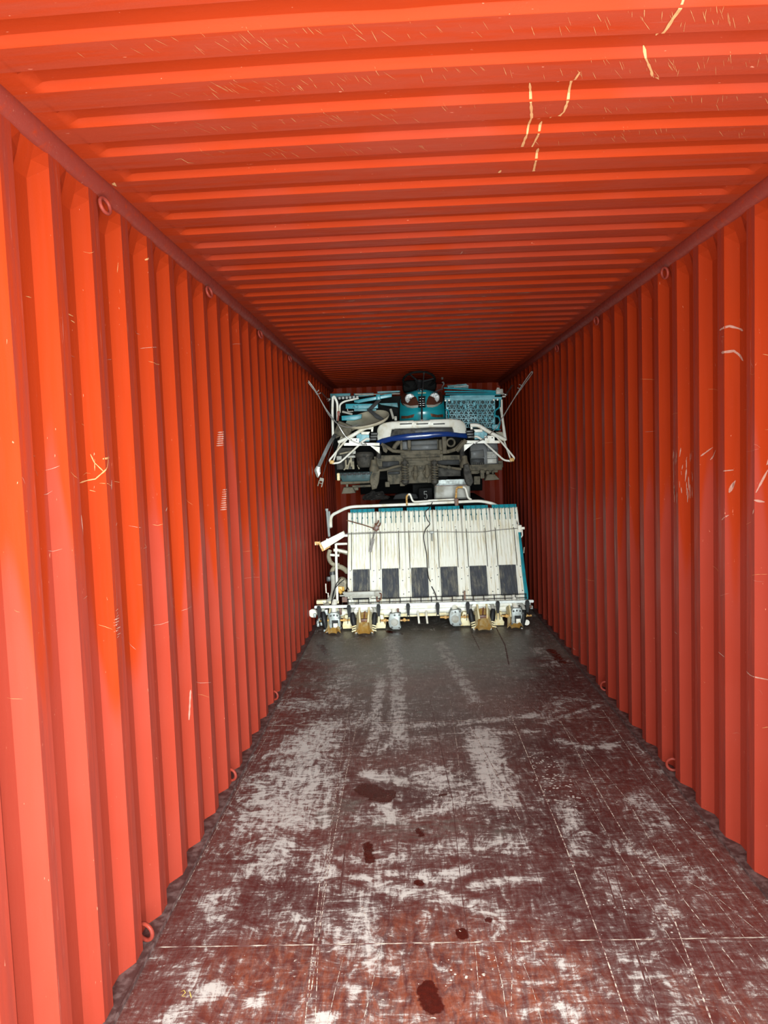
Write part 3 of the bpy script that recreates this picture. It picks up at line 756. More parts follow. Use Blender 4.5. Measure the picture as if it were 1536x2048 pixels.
# planting frame: cross pipe, joints, pegs
bm = BM()
tube(bm, [ML(420, 1652, 7.66), MR(1090, 1596, 7.66)], 0.033, 14)
for X, w in ((430, 0.03), (660, 0.04), (1000, 0.04), (1310, 0.05)): c_ = ML(X, 1652 - (X - 420) * 0.02, 7.66); lathe(bm, c_ - Vector((w, 0, 0)), (1, 0, 0), [(0, 0), (0.043, 0), (0.043, 2 * w), (0, 2 * w)], 14)
for X, w in ((120, 0.05), (350, 0.03), (700, 0.04), (1010, 0.04)): c_ = MR(X, 1618 - X * 0.02, 7.66); lathe(bm, c_ - Vector((w, 0, 0)), (1, 0, 0), [(0, 0), (0.043, 0), (0.043, 2 * w), (0, 2 * w)], 14)
part('cross_pipe', bm, M_WHITE)
bm = BM(); a, b = ML(430, 1690, 7.70), MR(1060, 1640, 7.70); bar(bm, a, b, 0.05, 0.05); part('float_beam', bm, M_CREAM)
for C_, X in ((ML, 1368), (ML, 1468), (MR, 82)):
    bm = BM(); tube(bm, [C_(X - 8, 1640, 7.60), C_(X - 4, 1690, 7.56), C_(X + 8, 1790, 7.52)], 0.010, 8); part('locating_peg', bm, M_WHITE)

def planting_fork(c, full=True):
    """ochre skid with its two cream prongs; c is the middle of the front lip on the floor"""
    c = Vector(c); w = 0.075 if full else 0.055
    bm = BM()
    # trough: floor plate that rises backwards, with side wings
    rows = []
    for y, z, hw, wing in ((0.0, 0.006, w * 0.95, 0.030), (0.03, 0.020, w * 0.8, 0.042), (0.08, 0.075, w * 0.62, 0.045), (0.14, 0.135, w * 0.60, 0.04), (0.20, 0.175, w * 0.58, 0.03)):
        rows.append([bm.verts.new(c + Vector((x, y, zz))) for x, zz in ((-hw - 0.030, z + wing * 0.2), (-hw, z + wing), (-hw * 0.72, z + 0.004), (-hw * 0.25, z + 0.012), (hw * 0.25, z + 0.012), (hw * 0.72, z + 0.004), (hw, z + wing), (hw + 0.030, z + wing * 0.2))])
    for a, b in zip(rows, rows[1:]):
        for i in range(7): bm.faces.new((a[i], a[i + 1], b[i + 1], b[i]))
    for a in bm.faces:
        xs_ = abs(a.calc_center_median().x - c.x)
        a.material_index = 1 if xs_ > w * 0.68 and a.calc_center_median().y > c.y + 0.02 else 0
    bmesh.ops.solidify(bm, geom=bm.faces[:], thickness=0.006)
    f = part('planting_skid', bm, [M_YEL, M_CREAM])
    bm = BM()
    for s in (-1, 1):
        tube(bm, [c + Vector((s * w * 0.62, 0.21, 0.24)), c + Vector((s * w * 0.62, 0.12, 0.19)), c + Vector((s * w * 0.52, 0.07, 0.11))], 0.010, 8)
        if full:
            for k in range(3): tube(bm, [c + Vector((s * (w + 0.005), 0.03 + k * 0.03, 0.045 + k * 0.016)), c + Vector((s * (w + 0.045), 0.02 + k * 0.03, 0.035 + k * 0.016))], 0.007, 6)
    part('prong', bm, M_CREAM, f)
    bm = BM(); box(bm, c + Vector((0, 0.10, 0.125)), (w * 1.0, 0.03, 0.03), bev=0.004); tube(bm, [c + Vector((0.0, 0.11, 0.14)), c + Vector((0.01, 0.13, 0.21))], 0.008, 6); part('push_rod', bm, M_BROWN, f)
fz = 0.004
def onfl(C_, X, Y):
    p = C_(X, Y, 7.4); q = fl(610 + X * S2 if C_ is ML else 840 + X * S2, 950 + Y * S2); return Vector((q.x, q.y, fz))
planting_fork(onfl(ML, 335, 1930), False); planting_fork(onfl(ML, 712, 1935)); planting_fork(onfl(MR, 775, 1890)); planting_fork(onfl(MR, 1150, 1865), False)
def gearcase(c, window):
    """grey planting gear case with bolts; window = the outer kind with an open port"""
    c = Vector(c)
    bm = BM()
    if window:
        out = [(-0.035, 0.085), (0.035, 0.085), (0.052, 0.065), (0.056, 0.0), (0.062, -0.05), (0.05, -0.085), (-0.045, -0.085), (-0.058, -0.05), (-0.05, 0.0), (-0.052, 0.06)]
    else:
        out = [(-0.045, 0.075), (0.02, 0.085), (0.062, 0.07), (0.055, 0.03), (0.050, -0.03), (0.062, -0.065), (0.045, -0.085), (-0.02, -0.085), (-0.055, -0.06), (-0.065, -0.01), (-0.058, 0.04)]
    prism(bm, [c + Vector((x, 0, z)) for x, z in out], (0, 0.09, 0), 0.010)
    g = part('gear_case', bm, M_GREY)
    bm = BM()
    if window:
        box(bm, c + Vector((0.008, -0.001, -0.025)), (0.062, 0.012, 0.07)); part('port', bm, M_BLACK, g)
        bm = BM(); box(bm, c + Vector((0.012, -0.005, -0.04)), (0.045, 0.016, 0.042), bev=0.004); part('pale_block', bm, M_WHITE, g)
        bm = BM()
        for x, z in ((-0.032, 0.055), (0.0, 0.06), (0.032, 0.055)): lathe(bm, c + Vector((x, -0.004, z)), (0, 1, 0), [(0, 0), (0.010, 0), (0.010, 0.01)], 10)
        for x, z in ((0.058, -0.07), (-0.05, -0.07), (0.055, 0.03)): lathe(bm, c + Vector((x, -0.006, z)), (0, 1, 0), [(0, 0), (0.012, 0), (0.012, 0.03)], 10)
        part('bolt', bm, M_DARK, g)
    else:
        lathe(bm, c + Vector((-0.002, -0.008, -0.012)), (0, 1, 0), [(0, 0.004), (0.026, 0.004), (0.030, 0.0), (0.038, 0.0), (0.040, 0.012)], 20); part('cover_plate', bm, M_PGREY, g)
        bm = BM()
        for x, z in ((0.0, 0.06), (0.045, 0.062), (0.042, -0.066), (-0.03, -0.062)): lathe(bm, c + Vector((x, -0.006, z)), (0, 1, 0), [(0, 0), (0.009, 0), (0.009, 0.012)], 10)
        part('bolt', bm, M_DARK, g)
    bm = BM()
    tube(bm, [c + Vector((-0.15, 0.05, 0.0)), c + Vector((0.15, 0.05, -0.004))], 0.010, 8)
    for s in (-1, 1): lathe(bm, c + Vector((s * 0.085, 0.05, 0)), (s, 0, 0), [(0, 0), (0.018, 0), (0.018, 0.02), (0, 0.02)], 10)
    part('shaft', bm, M_RUST, g)
    bm = BM(); tube(bm, [c + Vector((0, 0.05, 0.07)), c + Vector((-0.01, 0.09, 0.12)), c + Vector((0.0, 0.16, 0.17))], 0.028, 10); part('arm', bm, M_WHITE, g)
gearcase(ML(352, 1762, 7.46), True); gearcase(ML(1082, 1762, 7.50), False); gearcase(MR(428, 1722, 7.50), False); gearcase(MR(1168, 1706, 7.46), True)
for C_, X, Y in ((ML, 512, 1765), (ML, 908, 1762), (MR, 545, 1730), (MR, 950, 1725)):       # cream float ends
    bm = BM(); c_ = C_(X, Y, 7.58)
    prism(bm, [c_ + Vector((x, 0, z)) for x, z in ((-0.05, -0.075), (0.05, -0.075), (0.055, -0.04), (0.04, -0.02), (0.035, 0.06), (-0.02, 0.07), (-0.045, 0.0), (-0.055, -0.04))], (0, 0.30, 0), 0.010)
    part('float', bm, M_CREAM)
for C_, X, Y, s in ((ML, 232, 1755, 1), (ML, 585, 1765, 1), (ML, 832, 1765, -1), (MR, 622, 1725, 1), (MR, 872, 1722, -1), (MR, 1243, 1735, -1)):   # rubber boots over the planting rods
    bm = BM(); c_ = C_(X, Y, 7.48); sk = 0.012 * s
    tube(bm, [c_ + Vector((-sk, 0.02, 0.085)), c_ + Vector((-sk * 0.6, 0.01, 0.06)), c_ + Vector((0, 0, 0.0)), c_ + Vector((sk, -0.01, -0.07)), c_ + Vector((sk * 1.2, -0.012, -0.085))], [0.018, 0.025, 0.030, 0.020, 0.014], 12)
    bo = part('rubber_boot', bm, M_BLACK)
    bm = BM(); tube(bm, [c_ + Vector((sk * 1.1, -0.011, -0.08)), c_ + Vector((sk * 1.9, -0.02, -0.115))], 0.010, 8); part('rod_tip', bm, M_WHITE, bo)
    bm = BM(); tube(bm, resample([c_ + Vector((-sk, 0.02, 0.075)), c_ + Vector((-sk * 0.5, 0.04, 0.12)), c_ + Vector((sk * 3, 0.10, 0.15))], 5), 0.017, 10); part('hose', bm, M_PGREY, bo)

# left end: frame tubes, hoses, gearbox, marker arm
bm = BM(); d = 8.16
tube(bm, fillet([ML(312, 630, 7.92), ML(308, 490, 7.98), ML(520, 384, 8.16), ML(1490, 345, 8.20), MR(0, 345, 8.20), MR(735, 312, 8.20), MR(900, 350, 8.20), MR(1000, 420, 8.18)], 0.09, 6), 0.0165, 12)
part('top_rail', bm, M_WHITE)
bm = BM(); tube(bm, [ML(265, 430, 7.98), ML(292, 745, 7.88)], 0.013, 10); tube(bm, [ML(292, 440, 8.0), ML(300, 640, 7.92)], 0.010, 10); tube(bm, [ML(262, 430, 7.98), ML(262, 405, 7.98)], 0.016, 8); part('side_post', bm, M_GREY)
bm = BM()
tube(bm, [ML(372, 830, 7.76), ML(390, 1530, 7.66)], 0.013, 10); tube(bm, [ML(370, 832, 7.76), ML(505, 828, 7.80)], 0.012, 10); tube(bm, [ML(305, 962, 7.78), ML(412, 970, 7.76)], 0.013, 10); tube(bm, [ML(370, 900, 7.80), ML(505, 930, 7.84)], 0.015, 10)
tube(bm, [ML(345, 905, 7.75), ML(400, 905, 7.75)], 0.016, 8)
part('side_frame', bm, M_WHITE)
bm = BM(); q = [ML(172, 822, 7.72), ML(462, 676, 7.78), ML(492, 735, 7.78), ML(218, 908, 7.72)]
prism(bm, q, (0, 0.05, 0), 0.006)
mk = part('marker_arm', bm, M_WHITE)
bm = BM(); bar(bm, ML(168, 800, 7.715), ML(222, 912, 7.715), 0.02, 0.05, up=(0, 1, 0)); box(bm, ML(140, 822, 7.72), (0.035, 0.03, 0.035)); bar(bm, ML(222, 906, 7.712), ML(305, 862, 7.712), 0.012, 0.012); part('rusty_edge', bm, M_RUST, mk)
bm = BM(); box(bm, ML(265, 772, 7.715), (0.014, 0.01, 0.012)); box(bm, ML(485, 728, 7.77), (0.05, 0.04, 0.022)); part('joint', bm, M_WHITE, mk)
bm = BM()
tube(bm, resample([ML(300, 905, 7.86), ML(285, 970, 7.84), ML(300, 1035, 7.82), ML(345, 1078, 7.80), ML(415, 1085, 7.80)], 5), 0.022, 10)
tube(bm, resample([ML(325, 1190, 7.80), ML(345, 1130, 7.82), ML(410, 1105, 7.84), ML(470, 1130, 7.86), ML(510, 1170, 7.88)], 5), 0.026, 10)
tube(bm, resample([ML(395, 925, 7.9), ML(440, 915, 7.92), ML(510, 940, 7.95)], 4), 0.024, 10)
part('hose', bm, M_BEIGE)
bm = BM(); tube(bm, resample([ML(335, 1190, 7.78), ML(345, 1330, 7.74), ML(335, 1440, 7.70), ML(285, 1520, 7.66), ML(215, 1545, 7.64)], 6), 0.027, 12); part('grey_hose', bm, M_PGREY)
bm = BM(); tube(bm, resample([ML(330, 1165, 7.78), ML(335, 1205, 7.775)], 3), 0.034, 12); box(bm, ML(285, 1250, 7.76), (0.04, 0.05, 0.05), bev=0.006); part('hose_clamp', bm, M_DARK)
bm = BM(); box(bm, ML(445, 1320, 7.80), (0.10, 0.12, 0.11), bev=0.02); lathe(bm, ML(440, 1300, 7.74), (0, 1, 0), [(0, 0), (0.045, 0), (0.055, 0.02), (0.055, 0.06)], 16); part('gearbox', bm, M_BEIGE)
bm = BM(); box(bm, ML(425, 1375, 7.74), (0.05, 0.05, 0.06), bev=0.008); tube(bm, [ML(410, 1380, 7.72), ML(440, 1430, 7.70)], 0.018, 8); tube(bm, [ML(462, 1350, 7.72), ML(465, 1400, 7.70)], 0.010, 8); part('valve', bm, M_YEL)
bm = BM(); box(bm, ML(200, 1525, 7.66), (0.10, 0.08, 0.04), bev=0.008); box(bm, ML(345, 1530, 7.66), (0.11, 0.06, 0.025), bev=0.005); part('pivot_bracket', bm, M_CREAM)
bm = BM(); tube(bm, [ML(250, 1310, 7.72), ML(255, 1420, 7.70), ML(280, 1425, 7.70), ML(280, 1480, 7.68)], 0.006, 6); part('guard_wire', bm, M_WHITE)
bm = BM()
for w_ in ([(430, 1240), (370, 1330), (345, 1440), (318, 1540), (330, 1610)], [(470, 1260), (400, 1320), (350, 1390), (330, 1480), (325, 1560)], [(505, 1340), (530, 1390)], [(455, 1530), (440, 1600), (432, 1640)], [(310, 1640), (250, 1700), (190, 1740), (155, 1800)]):
    tube(bm, resample([ML(a, b, 7.62) for a, b in w_], 4), 0.005, 6)
part('cable', bm, M_BLACK)
bm = BM(); tube(bm, resample([MR(150, 330, 8.18), MR(110, 400, 8.05), MR(65, 450, 8.02), MR(90, 540, 7.99), MR(118, 590, 7.98), MR(65, 660, 7.93), MR(45, 740, 7.90), MR(60, 860, 7.86), MR(80, 960, 7.82), MR(90, 1130, 7.76), MR(105, 1240, 7.72), MR(128, 1285, 7.70)], 5), 0.0045, 6); part('loose_cable', bm, M_BLACK)
bm = BM(); tube(bm, resample([MR(140, 1345, 7.66), MR(170, 1400, 7.62), MR(190, 1450, 7.58), MR(205, 1510, 7.54)], 4), 0.006, 6); part('loose_wire', bm, M_DARK)
bm = BM()                                       # folded linkage lying across the first lanes
tube(bm, [ML(500, 545, 8.00), ML(700, 600, 7.96), ML(835, 645, 7.93)], 0.0055, 6)
for p in ([(830, 640), (880, 570), (885, 545)], [(845, 655), (905, 600), (908, 575)], [(850, 610), (845, 580)], [(870, 665), (890, 650)]): tube(bm, [ML(a, b, 7.90) for a, b in p], 0.008, 6)
box(bm, ML(855, 640, 7.90), (0.05, 0.02, 0.06), Matrix.Rotation(0.5, 3, 'Y'), bev=0.006)
part('linkage', bm, M_BROWN)
bm = BM(); tube(bm, [ML(838, 680, 7.90), ML(820, 760, 7.87)], 0.007, 6); bar(bm, ML(822, 770, 7.86), ML(785, 925, 7.80), 0.03, 0.014, up=(0, 1, 0)); part('linkage_arm', bm, M_STEEL)
bm = BM(); box(bm, MR(140, 690, 7.90), (0.04, 0.03, 0.025), bev=0.004); tube(bm, [MR(142, 705, 7.89), MR(145, 795, 7.86)], 0.007, 6); part('rod_holder', bm, M_GREY)
bm = BM(); box(bm, ML(700, 1432, 7.60), (0.37, 0.035, 0.05), bev=0.006); box(bm, ML(868, 1428, 7.585), (0.05, 0.05, 0.055), bev=0.008)
tube(bm, fillet([ML(420, 1455, 7.60), ML(540, 1452, 7.585), ML(545, 1475, 7.585), ML(780, 1470, 7.585)], 0.02), 0.008, 8); tube(bm, [ML(465, 1410, 7.6), ML(500, 1460, 7.6)], 0.016, 8)
for X in (560, 785): box(bm, ML(X, 1472, 7.585), (0.02, 0.02, 0.04))
part('side_bracket', bm, M_PGREY)
bm = BM(); tube(bm, fillet([ML(868, 1460, 7.57), ML(866, 1530, 7.55), ML(918, 1500, 7.56), ML(920, 1430, 7.57), ML(895, 1425, 7.57)], 0.02), 0.007, 6); box(bm, ML(478, 1500, 7.58), (0.05, 0.02, 0.05)); box(bm, MR(538, 1450, 7.56), (0.014, 0.03, 0.09)); part('spring_latch', bm, M_BROWN)
bm = BM(); lathe(bm, ML(105, 1660, 7.58), (-0.3, -1, 0), [(0, -0.02), (0.03, -0.015), (0.042, 0.0), (0.042, 0.03), (0, 0.04)], 18); lathe(bm, MR(1280, 1770, 7.50), (0, -1, 0), [(0, -0.02), (0.025, -0.01), (0.028, 0.03), (0, 0.03)], 14); part('end_cap', bm, M_WHITE)
bm = BM()
tube(bm, resample([ML(150, 1790, 7.5), ML(165, 1740, 7.5), ML(220, 1720, 7.52), ML(260, 1660, 7.56)], 4), 0.012, 8)
for X, Y, s_ in ((255, 1650, .03), (300, 1690, .025), (160, 1800, .02), (120, 1690, .02), (200, 1790, .018), (235, 1870, .012)): box(bm, ML(X, Y, 7.53), (s_ * 1.2, .05, s_ * 1.8), bev=0.004)
for X, Y, s_ in ((1310, 1560, .03), (1340, 1590, .022), (1140, 1590, .03), (1085, 1580, .03), (1200, 1610, .03), (1060, 1660, .02)): box(bm, MR(X, Y, 7.60), (s_ * 1.2, .05, s_ * 1.5), bev=0.004)
for C_, X, Y in ((ML, 1070, 1630), (ML, 1100, 1600), (MR, 400, 1590), (MR, 440, 1560)): box(bm, C_(X, Y, 7.6), (0.05, 0.05, 0.035), bev=0.006)
part('fitting', bm, M_GREY)
bm = BM()
for C_, X, Y in ((ML, 430, 1640), (ML, 1120, 1620), (MR, 432, 1580), (MR, 1120, 1570), (MR, 1330, 1580), (MR, 1270, 1680)): box(bm, C_(X, Y, 7.58), (0.022, 0.04, 0.07 if X not in (1330, 1270) else 0.03), bev=0.004)
part('rusty_link', bm, M_BROWN)
# right end
bm = BM(); pts = []
prism(bm, [MR(1186, 690, 7.92), MR(1212, 690, 7.92), MR(1246, 960, 7.82), MR(1285, 1290, 7.70), MR(1305, 1420, 7.64), MR(1308, 1500, 7.60), MR(1262, 1505, 7.60), MR(1258, 1420, 7.64), MR(1228, 1160, 7.74), MR(1205, 900, 7.84)], (0, 0.05, 0.03), 0.006)
part('side_cover', bm, M_TEAL)
bm = BM(); prism(bm, [MR(1112, 372, 8.08), MR(1140, 378, 8.08), MR(1160, 480, 8.04), MR(1140, 490, 8.04), MR(1122, 440, 8.06)], (0, 0.06, 0), 0.006); prism(bm, [MR(1155, 488, 8.03), MR(1172, 490, 8.03), MR(1205, 600, 7.98), MR(1180, 625, 7.98), MR(1165, 590, 7.98)], (0, 0.04, 0), 0.004, mi=1)
mesh_obj('corner_cover', bm, [M_TEAL, M_BROWN], low, BV)
bm = BM(); box(bm, MR(1200, 645, 7.94), (0.04, 0.04, 0.075), bev=0.006); box(bm, MR(1225, 640, 7.94), (0.06, 0.03, 0.026), bev=0.004); tube(bm, [MR(1230, 660, 7.95), MR(1232, 730, 7.93), MR(1215, 755, 7.92)], 0.008, 6); tube(bm, [MR(1255, 870, 7.9), MR(1250, 940, 7.88)], 0.004, 6); part('rod_bracket', bm, M_WHITE)
# loading handles on the top rail
bm = BM(); tube(bm, fillet([MR(440, 405, 8.12), MR(432, 300, 8.16), MR(440, 148, 8.20), MR(545, 145, 8.22), MR(578, 275, 8.22), MR(620, 298, 8.22)], 0.03), 0.0115, 10)
for f in bm.faces: f.material_index = 1 if f.calc_center_median().x > MR(500, 145, 8.2).x else 0
h1 = part('handle', bm, [M_RUST, M_WHITE])
bm = BM(); box(bm, MR(441, 355, 8.13), (0.04, 0.03, 0.13), bev=0.005); part('bracket', bm, M_BROWN, h1)
bm = BM(); tube(bm, fillet([ML(1228, 365, 8.16), ML(1222, 255, 8.20), ML(1262, 222, 8.22), ML(1300, 325, 8.22), ML(1500, 312, 8.24), MR(100, 308, 8.24), MR(430, 292, 8.24)], 0.03), 0.0105, 10)
for f in bm.faces: f.material_index = 1 if f.calc_center_median().x > ML(1242, 225, 8.2).x else 0
part('handle', bm, [M_RUST, M_WHITE])
# body behind the tray
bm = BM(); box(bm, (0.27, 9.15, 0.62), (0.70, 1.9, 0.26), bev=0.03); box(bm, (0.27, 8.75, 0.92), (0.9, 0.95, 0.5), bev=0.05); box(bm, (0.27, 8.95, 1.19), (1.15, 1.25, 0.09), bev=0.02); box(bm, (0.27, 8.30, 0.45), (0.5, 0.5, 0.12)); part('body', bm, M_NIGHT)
bm = BM(); prism(bm, [Vector((x, 8.25, z)) for x, z in ((-0.30, 0.30), (0.84, 0.30), (0.84, 0.95), (-0.30, 0.95))], (0, 0.05, 0), 0.01); part('rear_panel', bm, M_TEALD)
for x, y, R_ in ((-0.42, 8.75, 0.42), (0.96, 8.75, 0.42), (-0.42, 9.95, 0.32), (0.96, 9.95, 0.32)):
    bm = BM(); torus(bm, (x, y, R_), (1, 0, 0), R_ - 0.035, 0.034, 32, 8)
    for k in range(14):
        a = k * math.tau / 14; box(bm, (x, y + math.cos(a) * (R_ - 0.03), R_ + math.sin(a) * (R_ - 0.03)), (0.10, 0.045, 0.045), Matrix.Rotation(a, 3, 'X'))
    wh = part('wheel', bm, M_BLACK)
    bm = BM(); lathe(bm, (x - 0.03, y, R_), (1, 0, 0), [(0, 0), (0.08, 0), (0.08, 0.06), (0, 0.06)], 16)
    for k in range(4):
        a = k * math.tau / 4; tube(bm, [(x, y, R_), (x, y + math.cos(a) * (R_ - 0.05), R_ + math.sin(a) * (R_ - 0.05))], 0.015, 8)
    part('hub', bm, M_MUD, wh)
bm = BM(); c_ = ML(1215, 290, 8.75)
prism(bm, [c_ + Vector((x, 0, z)) for x, z in ((-0.15, -0.10), (0.15, -0.10), (0.155, 0.0), (0.12, 0.055), (0.05, 0.07), (-0.05, 0.07), (-0.12, 0.055), (-0.155, 0.0))], (0, 0.10, 0), 0.02); part('seat_back', bm, M_BLACK)
bm = BM(); c_ = MR(68, 250, 8.62)
box(bm, c_ + Vector((0, 0.06, -0.02)), (0.16, 0.10, 0.22), bev=0.02); con = part('console', bm, M_NIGHT)
bm = BM(); w_, h_ = 0.030, 0.082                 # the white figure 5
o5 = c_ + Vector((0, 0.004, 0.008)); s5 = 0.0085
seg5 = [(w_ / 2, h_ / 2), (-w_ / 2, h_ / 2), (-w_ / 2, h_ * 0.10), (w_ * 0.20, h_ * 0.13), (w_ * 0.48, h_ * 0.02), (w_ * 0.5, -h_ * 0.32), (w_ * 0.22, -h_ / 2), (-w_ * 0.25, -h_ / 2), (-w_ / 2, -h_ * 0.34)]
tube(bm, [o5 + Vector((x, 0, z)) for x, z in seg5], s5 / 2, 6); part('figure', bm, M_MARK, con)

# ---------------------------------------------------------------- second transplanter, lashed up above the first, its bonnet towards the doors
up = thing('rice_transplanter', 'rice transplanter with teal bonnet and blue bumper strip, lashed up near the roof', 'rice transplanter', (0.21, 8.9, 1.30))
def upart(name, bm, mat, parent=None, smooth=BV): return part(name, bm, mat, parent if parent is not None else up, smooth)
D0 = 8.62
HC = UR(148, 500, D0).x                      # middle of the bonnet
PX = D0 / FPX                                # metres per photo pixel there
def uz(Y): return UR(148, Y, D0).z
HW = [(330, 95), (338, 150), (352, 200), (380, 236), (450, 262), (560, 270), (640, 274), (690, 276), (760, 276)]
def hood_w(z):
    zs = [(uz(Y), w / 5.908 * PX) for Y, w in HW]
    if z >= zs[0][0]: return zs[0][1]
    for (z0, w0), (z1, w1) in zip(zs, zs[1:]):
        if z1 <= z <= z0: return w1 + (w0 - w1) * (z - z1) / (z0 - z1)
    return zs[-1][1]
def hood_y(x, z):
    w = hood_w(z); q = min(1.0, abs(x - HC) / w)
    zt, zb = uz(330), uz(760)
    tz = (z - zb) / (zt - zb)
    return D0 + 0.02 + 0.20 * q ** 2.6 + 0.16 * max(0.0, tz) ** 2.2 - 0.012 * math.exp(-((z - uz(600)) / 0.02) ** 2)
bm = BM(); rows = []
for i in range(25):
    z = uz(330) + (uz(760) - uz(330)) * i / 24; w = hood_w(z)
    row = []
    for k in range(25):
        a = -1 + 2 * k / 24; a = math.sin(a * math.pi / 2)
        x = HC + a * w; row.append(bm.verts.new((x, hood_y(x, z), z)))
    row.append(bm.verts.new((HC + w, D0 + 0.75, z + 0.02))); row.insert(0, bm.verts.new((HC - w, D0 + 0.75, z + 0.02)))
    rows.append(row)
for a, b in zip(rows, rows[1:]):
    for k in range(len(a) - 1): bm.faces.new((a[k], a[k + 1], b[k + 1], b[k]))
bm.faces.new(rows[0]); bm.faces.new(rows[-1])
hood = upart('bonnet', bm, M_HOOD, smooth=0.8)
def skin(name, poly, mat, parent, off=0.004, thick=0.010, rings=5):
    """a panel that lies on the bonnet; poly in crop coordinates about its middle"""
    bm = BM(); pts = []
    q = [Vector((UR(X, Y, D0).x, uz(Y))) for X, Y in poly]
    n = len(q); dense = []
    for i in range(n):
        for k in range(4): dense.append(q[i].lerp(q[(i + 1) % n], k / 4))
    cx = sum((p.x for p in dense)) / len(dense); cz = sum((p.y for p in dense)) / len(dense)
    R_ = []
    for r in range(rings):
        s = 1 - r / rings
        R_.append([bm.verts.new((cx + (p.x - cx) * s, hood_y(cx + (p.x - cx) * s, cz + (p.y - cz) * s) - off - (thick if r else 0.0), cz + (p.y - cz) * s)) for p in dense])
    c = bm.verts.new((cx, hood_y(cx, cz) - off - thick, cz))
    for a, b in zip(R_, R_[1:]):
        for k in range(len(a)): bm.faces.new((a[k], a[(k + 1) % len(a)], b[(k + 1) % len(a)], b[k]))
    for k in range(len(dense)): bm.faces.new((R_[-1][k], R_[-1][(k + 1) % len(dense)], c))
    return upart(name, bm, mat, parent, 0.6)
def mir(poly): return [(296 - X, Y) for X, Y in poly]
LENS = [(222, 425), (300, 385), (380, 352), (402, 392), (408, 470), (385, 510), (320, 535), (205, 545), (188, 510)]
TRIM = [(196, 528), (290, 530), (345, 515), (385, 490), (330, 545), (270, 562), (205, 558)]
SLOT = [(240, 632), (330, 650), (400, 640), (402, 676), (320, 680), (255, 672)]
for f_ in (lambda p: p, mir):
    le = skin('headlight_cover', f_(LENS), M_LENS, hood)
    skin('trim_strip', f_(TRIM), M_PGREY, hood, 0.012, 0.010)
    hx, hz = UR(f_([(296, 440)])[0][0], 440, D0).x, uz(440); hy = hood_y(hx, hz) - 0.022
    bm = BM(); lathe(bm, (hx, hy, hz), (0, 1, 0), [(0, 0.010), (0.012, 0.002), (0.028, 0.0), (0.048, -0.004), (0.056, 0.0), (0.058, 0.02)], 24)
    for k in range(14):
        a = k * math.tau / 14; bar(bm, (hx + math.cos(a) * 0.012, hy - 0.002, hz + math.sin(a) * 0.012), (hx + math.cos(a) * 0.050, hy - 0.006, hz + math.sin(a) * 0.050), 0.004, 0.004, up=(0, 1, 0))
    upart('headlight', bm, M_GLASS, hood, 0.5)
    skin('side_slot', f_(SLOT), M_BROWN, hood, 0.002, 0.004)
gr = skin('grille', [(88, 418), (150, 410), (208, 418), (190, 560), (150, 566), (106, 560)], M_HOOD, hood, 0.003, 0.010)
for Y0_, Y1_ in ((422, 444), (456, 476), (486, 504), (512, 530), (538, 560)):
    bm = BM(); z0, z1 = uz(Y0_), uz(Y1_); x0, x1 = UR(100, Y0_, D0).x, UR(184, Y0_, D0).x; yy = hood_y(HC, (z0 + z1) / 2) - 0.016
    box(bm, ((x0 + x1) / 2, yy, (z0 + z1) / 2), (x1 - x0, 0.014, z0 - z1)); upart('grille_slot', bm, M_NIGHT, hood, None)
for Y in (450, 481, 508, 534):
    bm = BM(); box(bm, (UR(142, Y, D0).x, hood_y(HC, uz(Y)) - 0.022, uz(Y)), (0.082, 0.010, 0.0055), bev=0.002); upart('chrome_bar', bm, M_CHROME, hood)
bm = BM(); c_ = Vector((UR(130, 345, D0).x, hood_y(HC, uz(345)) - 0.014, uz(343)))
torus(bm, c_, (0, 1, 0.25), 0.040, 0.0050, 32, 8, squash=1.0)
for v in bm.verts: v.co.z = c_.z + (v.co.z - c_.z) * 0.45
em = upart('emblem', bm, M_CHROME, hood)
bm = BM(); tube(bm, [c_ + Vector((x, 0, z)) for x, z in ((-0.014, 0.010), (-0.010, -0.004), (0.0, -0.008), (0.010, -0.004), (0.014, 0.010))], 0.004, 6); upart('emblem_mark', bm, M_CHROME, hood)
bm = BM(); box(bm, (HC, hood_y(HC, uz(378)) - 0.006, uz(378)), (0.09, 0.012, 0.007)); upart('badge_strip', bm, M_YEL, hood, None)
# centre marker rod
bm = BM(); tube(bm, [UR(165, 160, 8.52), UR(152, 330, 8.50), UR(138, 430, 8.48)], 0.006, 8); tube(bm, [UR(138, 430, 8.48), UR(140, 700, 8.42)], 0.0105, 8); lathe(bm, UR(165, 155, 8.52), (0, -1, 0), [(0, -0.01), (0.011, 0), (0, 0.01)], 10)
rod = upart('centre_marker_rod', bm, M_BLACK)
bm = BM(); box(bm, UR(140, 712, 8.40), (0.024, 0.02, 0.014)); upart('rod_foot', bm, M_BROWN, rod)
# steering wheel
cw = P(838, 760, 8.98); ax = Vector((0, 0.42, 0.90)).normalized()
bm = BM(); torus(bm, cw, ax, 0.182, 0.014, 40, 10)
sw = upart('steering_wheel', bm, M_NIGHT)
bm = BM(); u, v = frame_of(ax)
for a in (0.4, 0.4 + math.tau / 3, 0.4 + 2 * math.tau / 3): tube(bm, [cw - ax * 0.03, cw + (u * math.cos(a) + v * math.sin(a)) * 0.18], [0.014, 0.009], 8)
lathe(bm, cw - ax * 0.05, ax, [(0, 0), (0.04, 0), (0.045, 0.03), (0, 0.04)], 16); upart('spoke', bm, M_BLACK, sw)
bm = BM(); tube(bm, [cw - ax * 0.03, cw - ax * 0.34 + Vector((0, 0, -0.05))], 0.03, 10); upart('steering_column', bm, M_BLACK)
bm = BM(); box(bm, UR(110, 315, 9.25), (0.40, 0.30, 0.14), bev=0.05); upart('dashboard', bm, M_NIGHT)

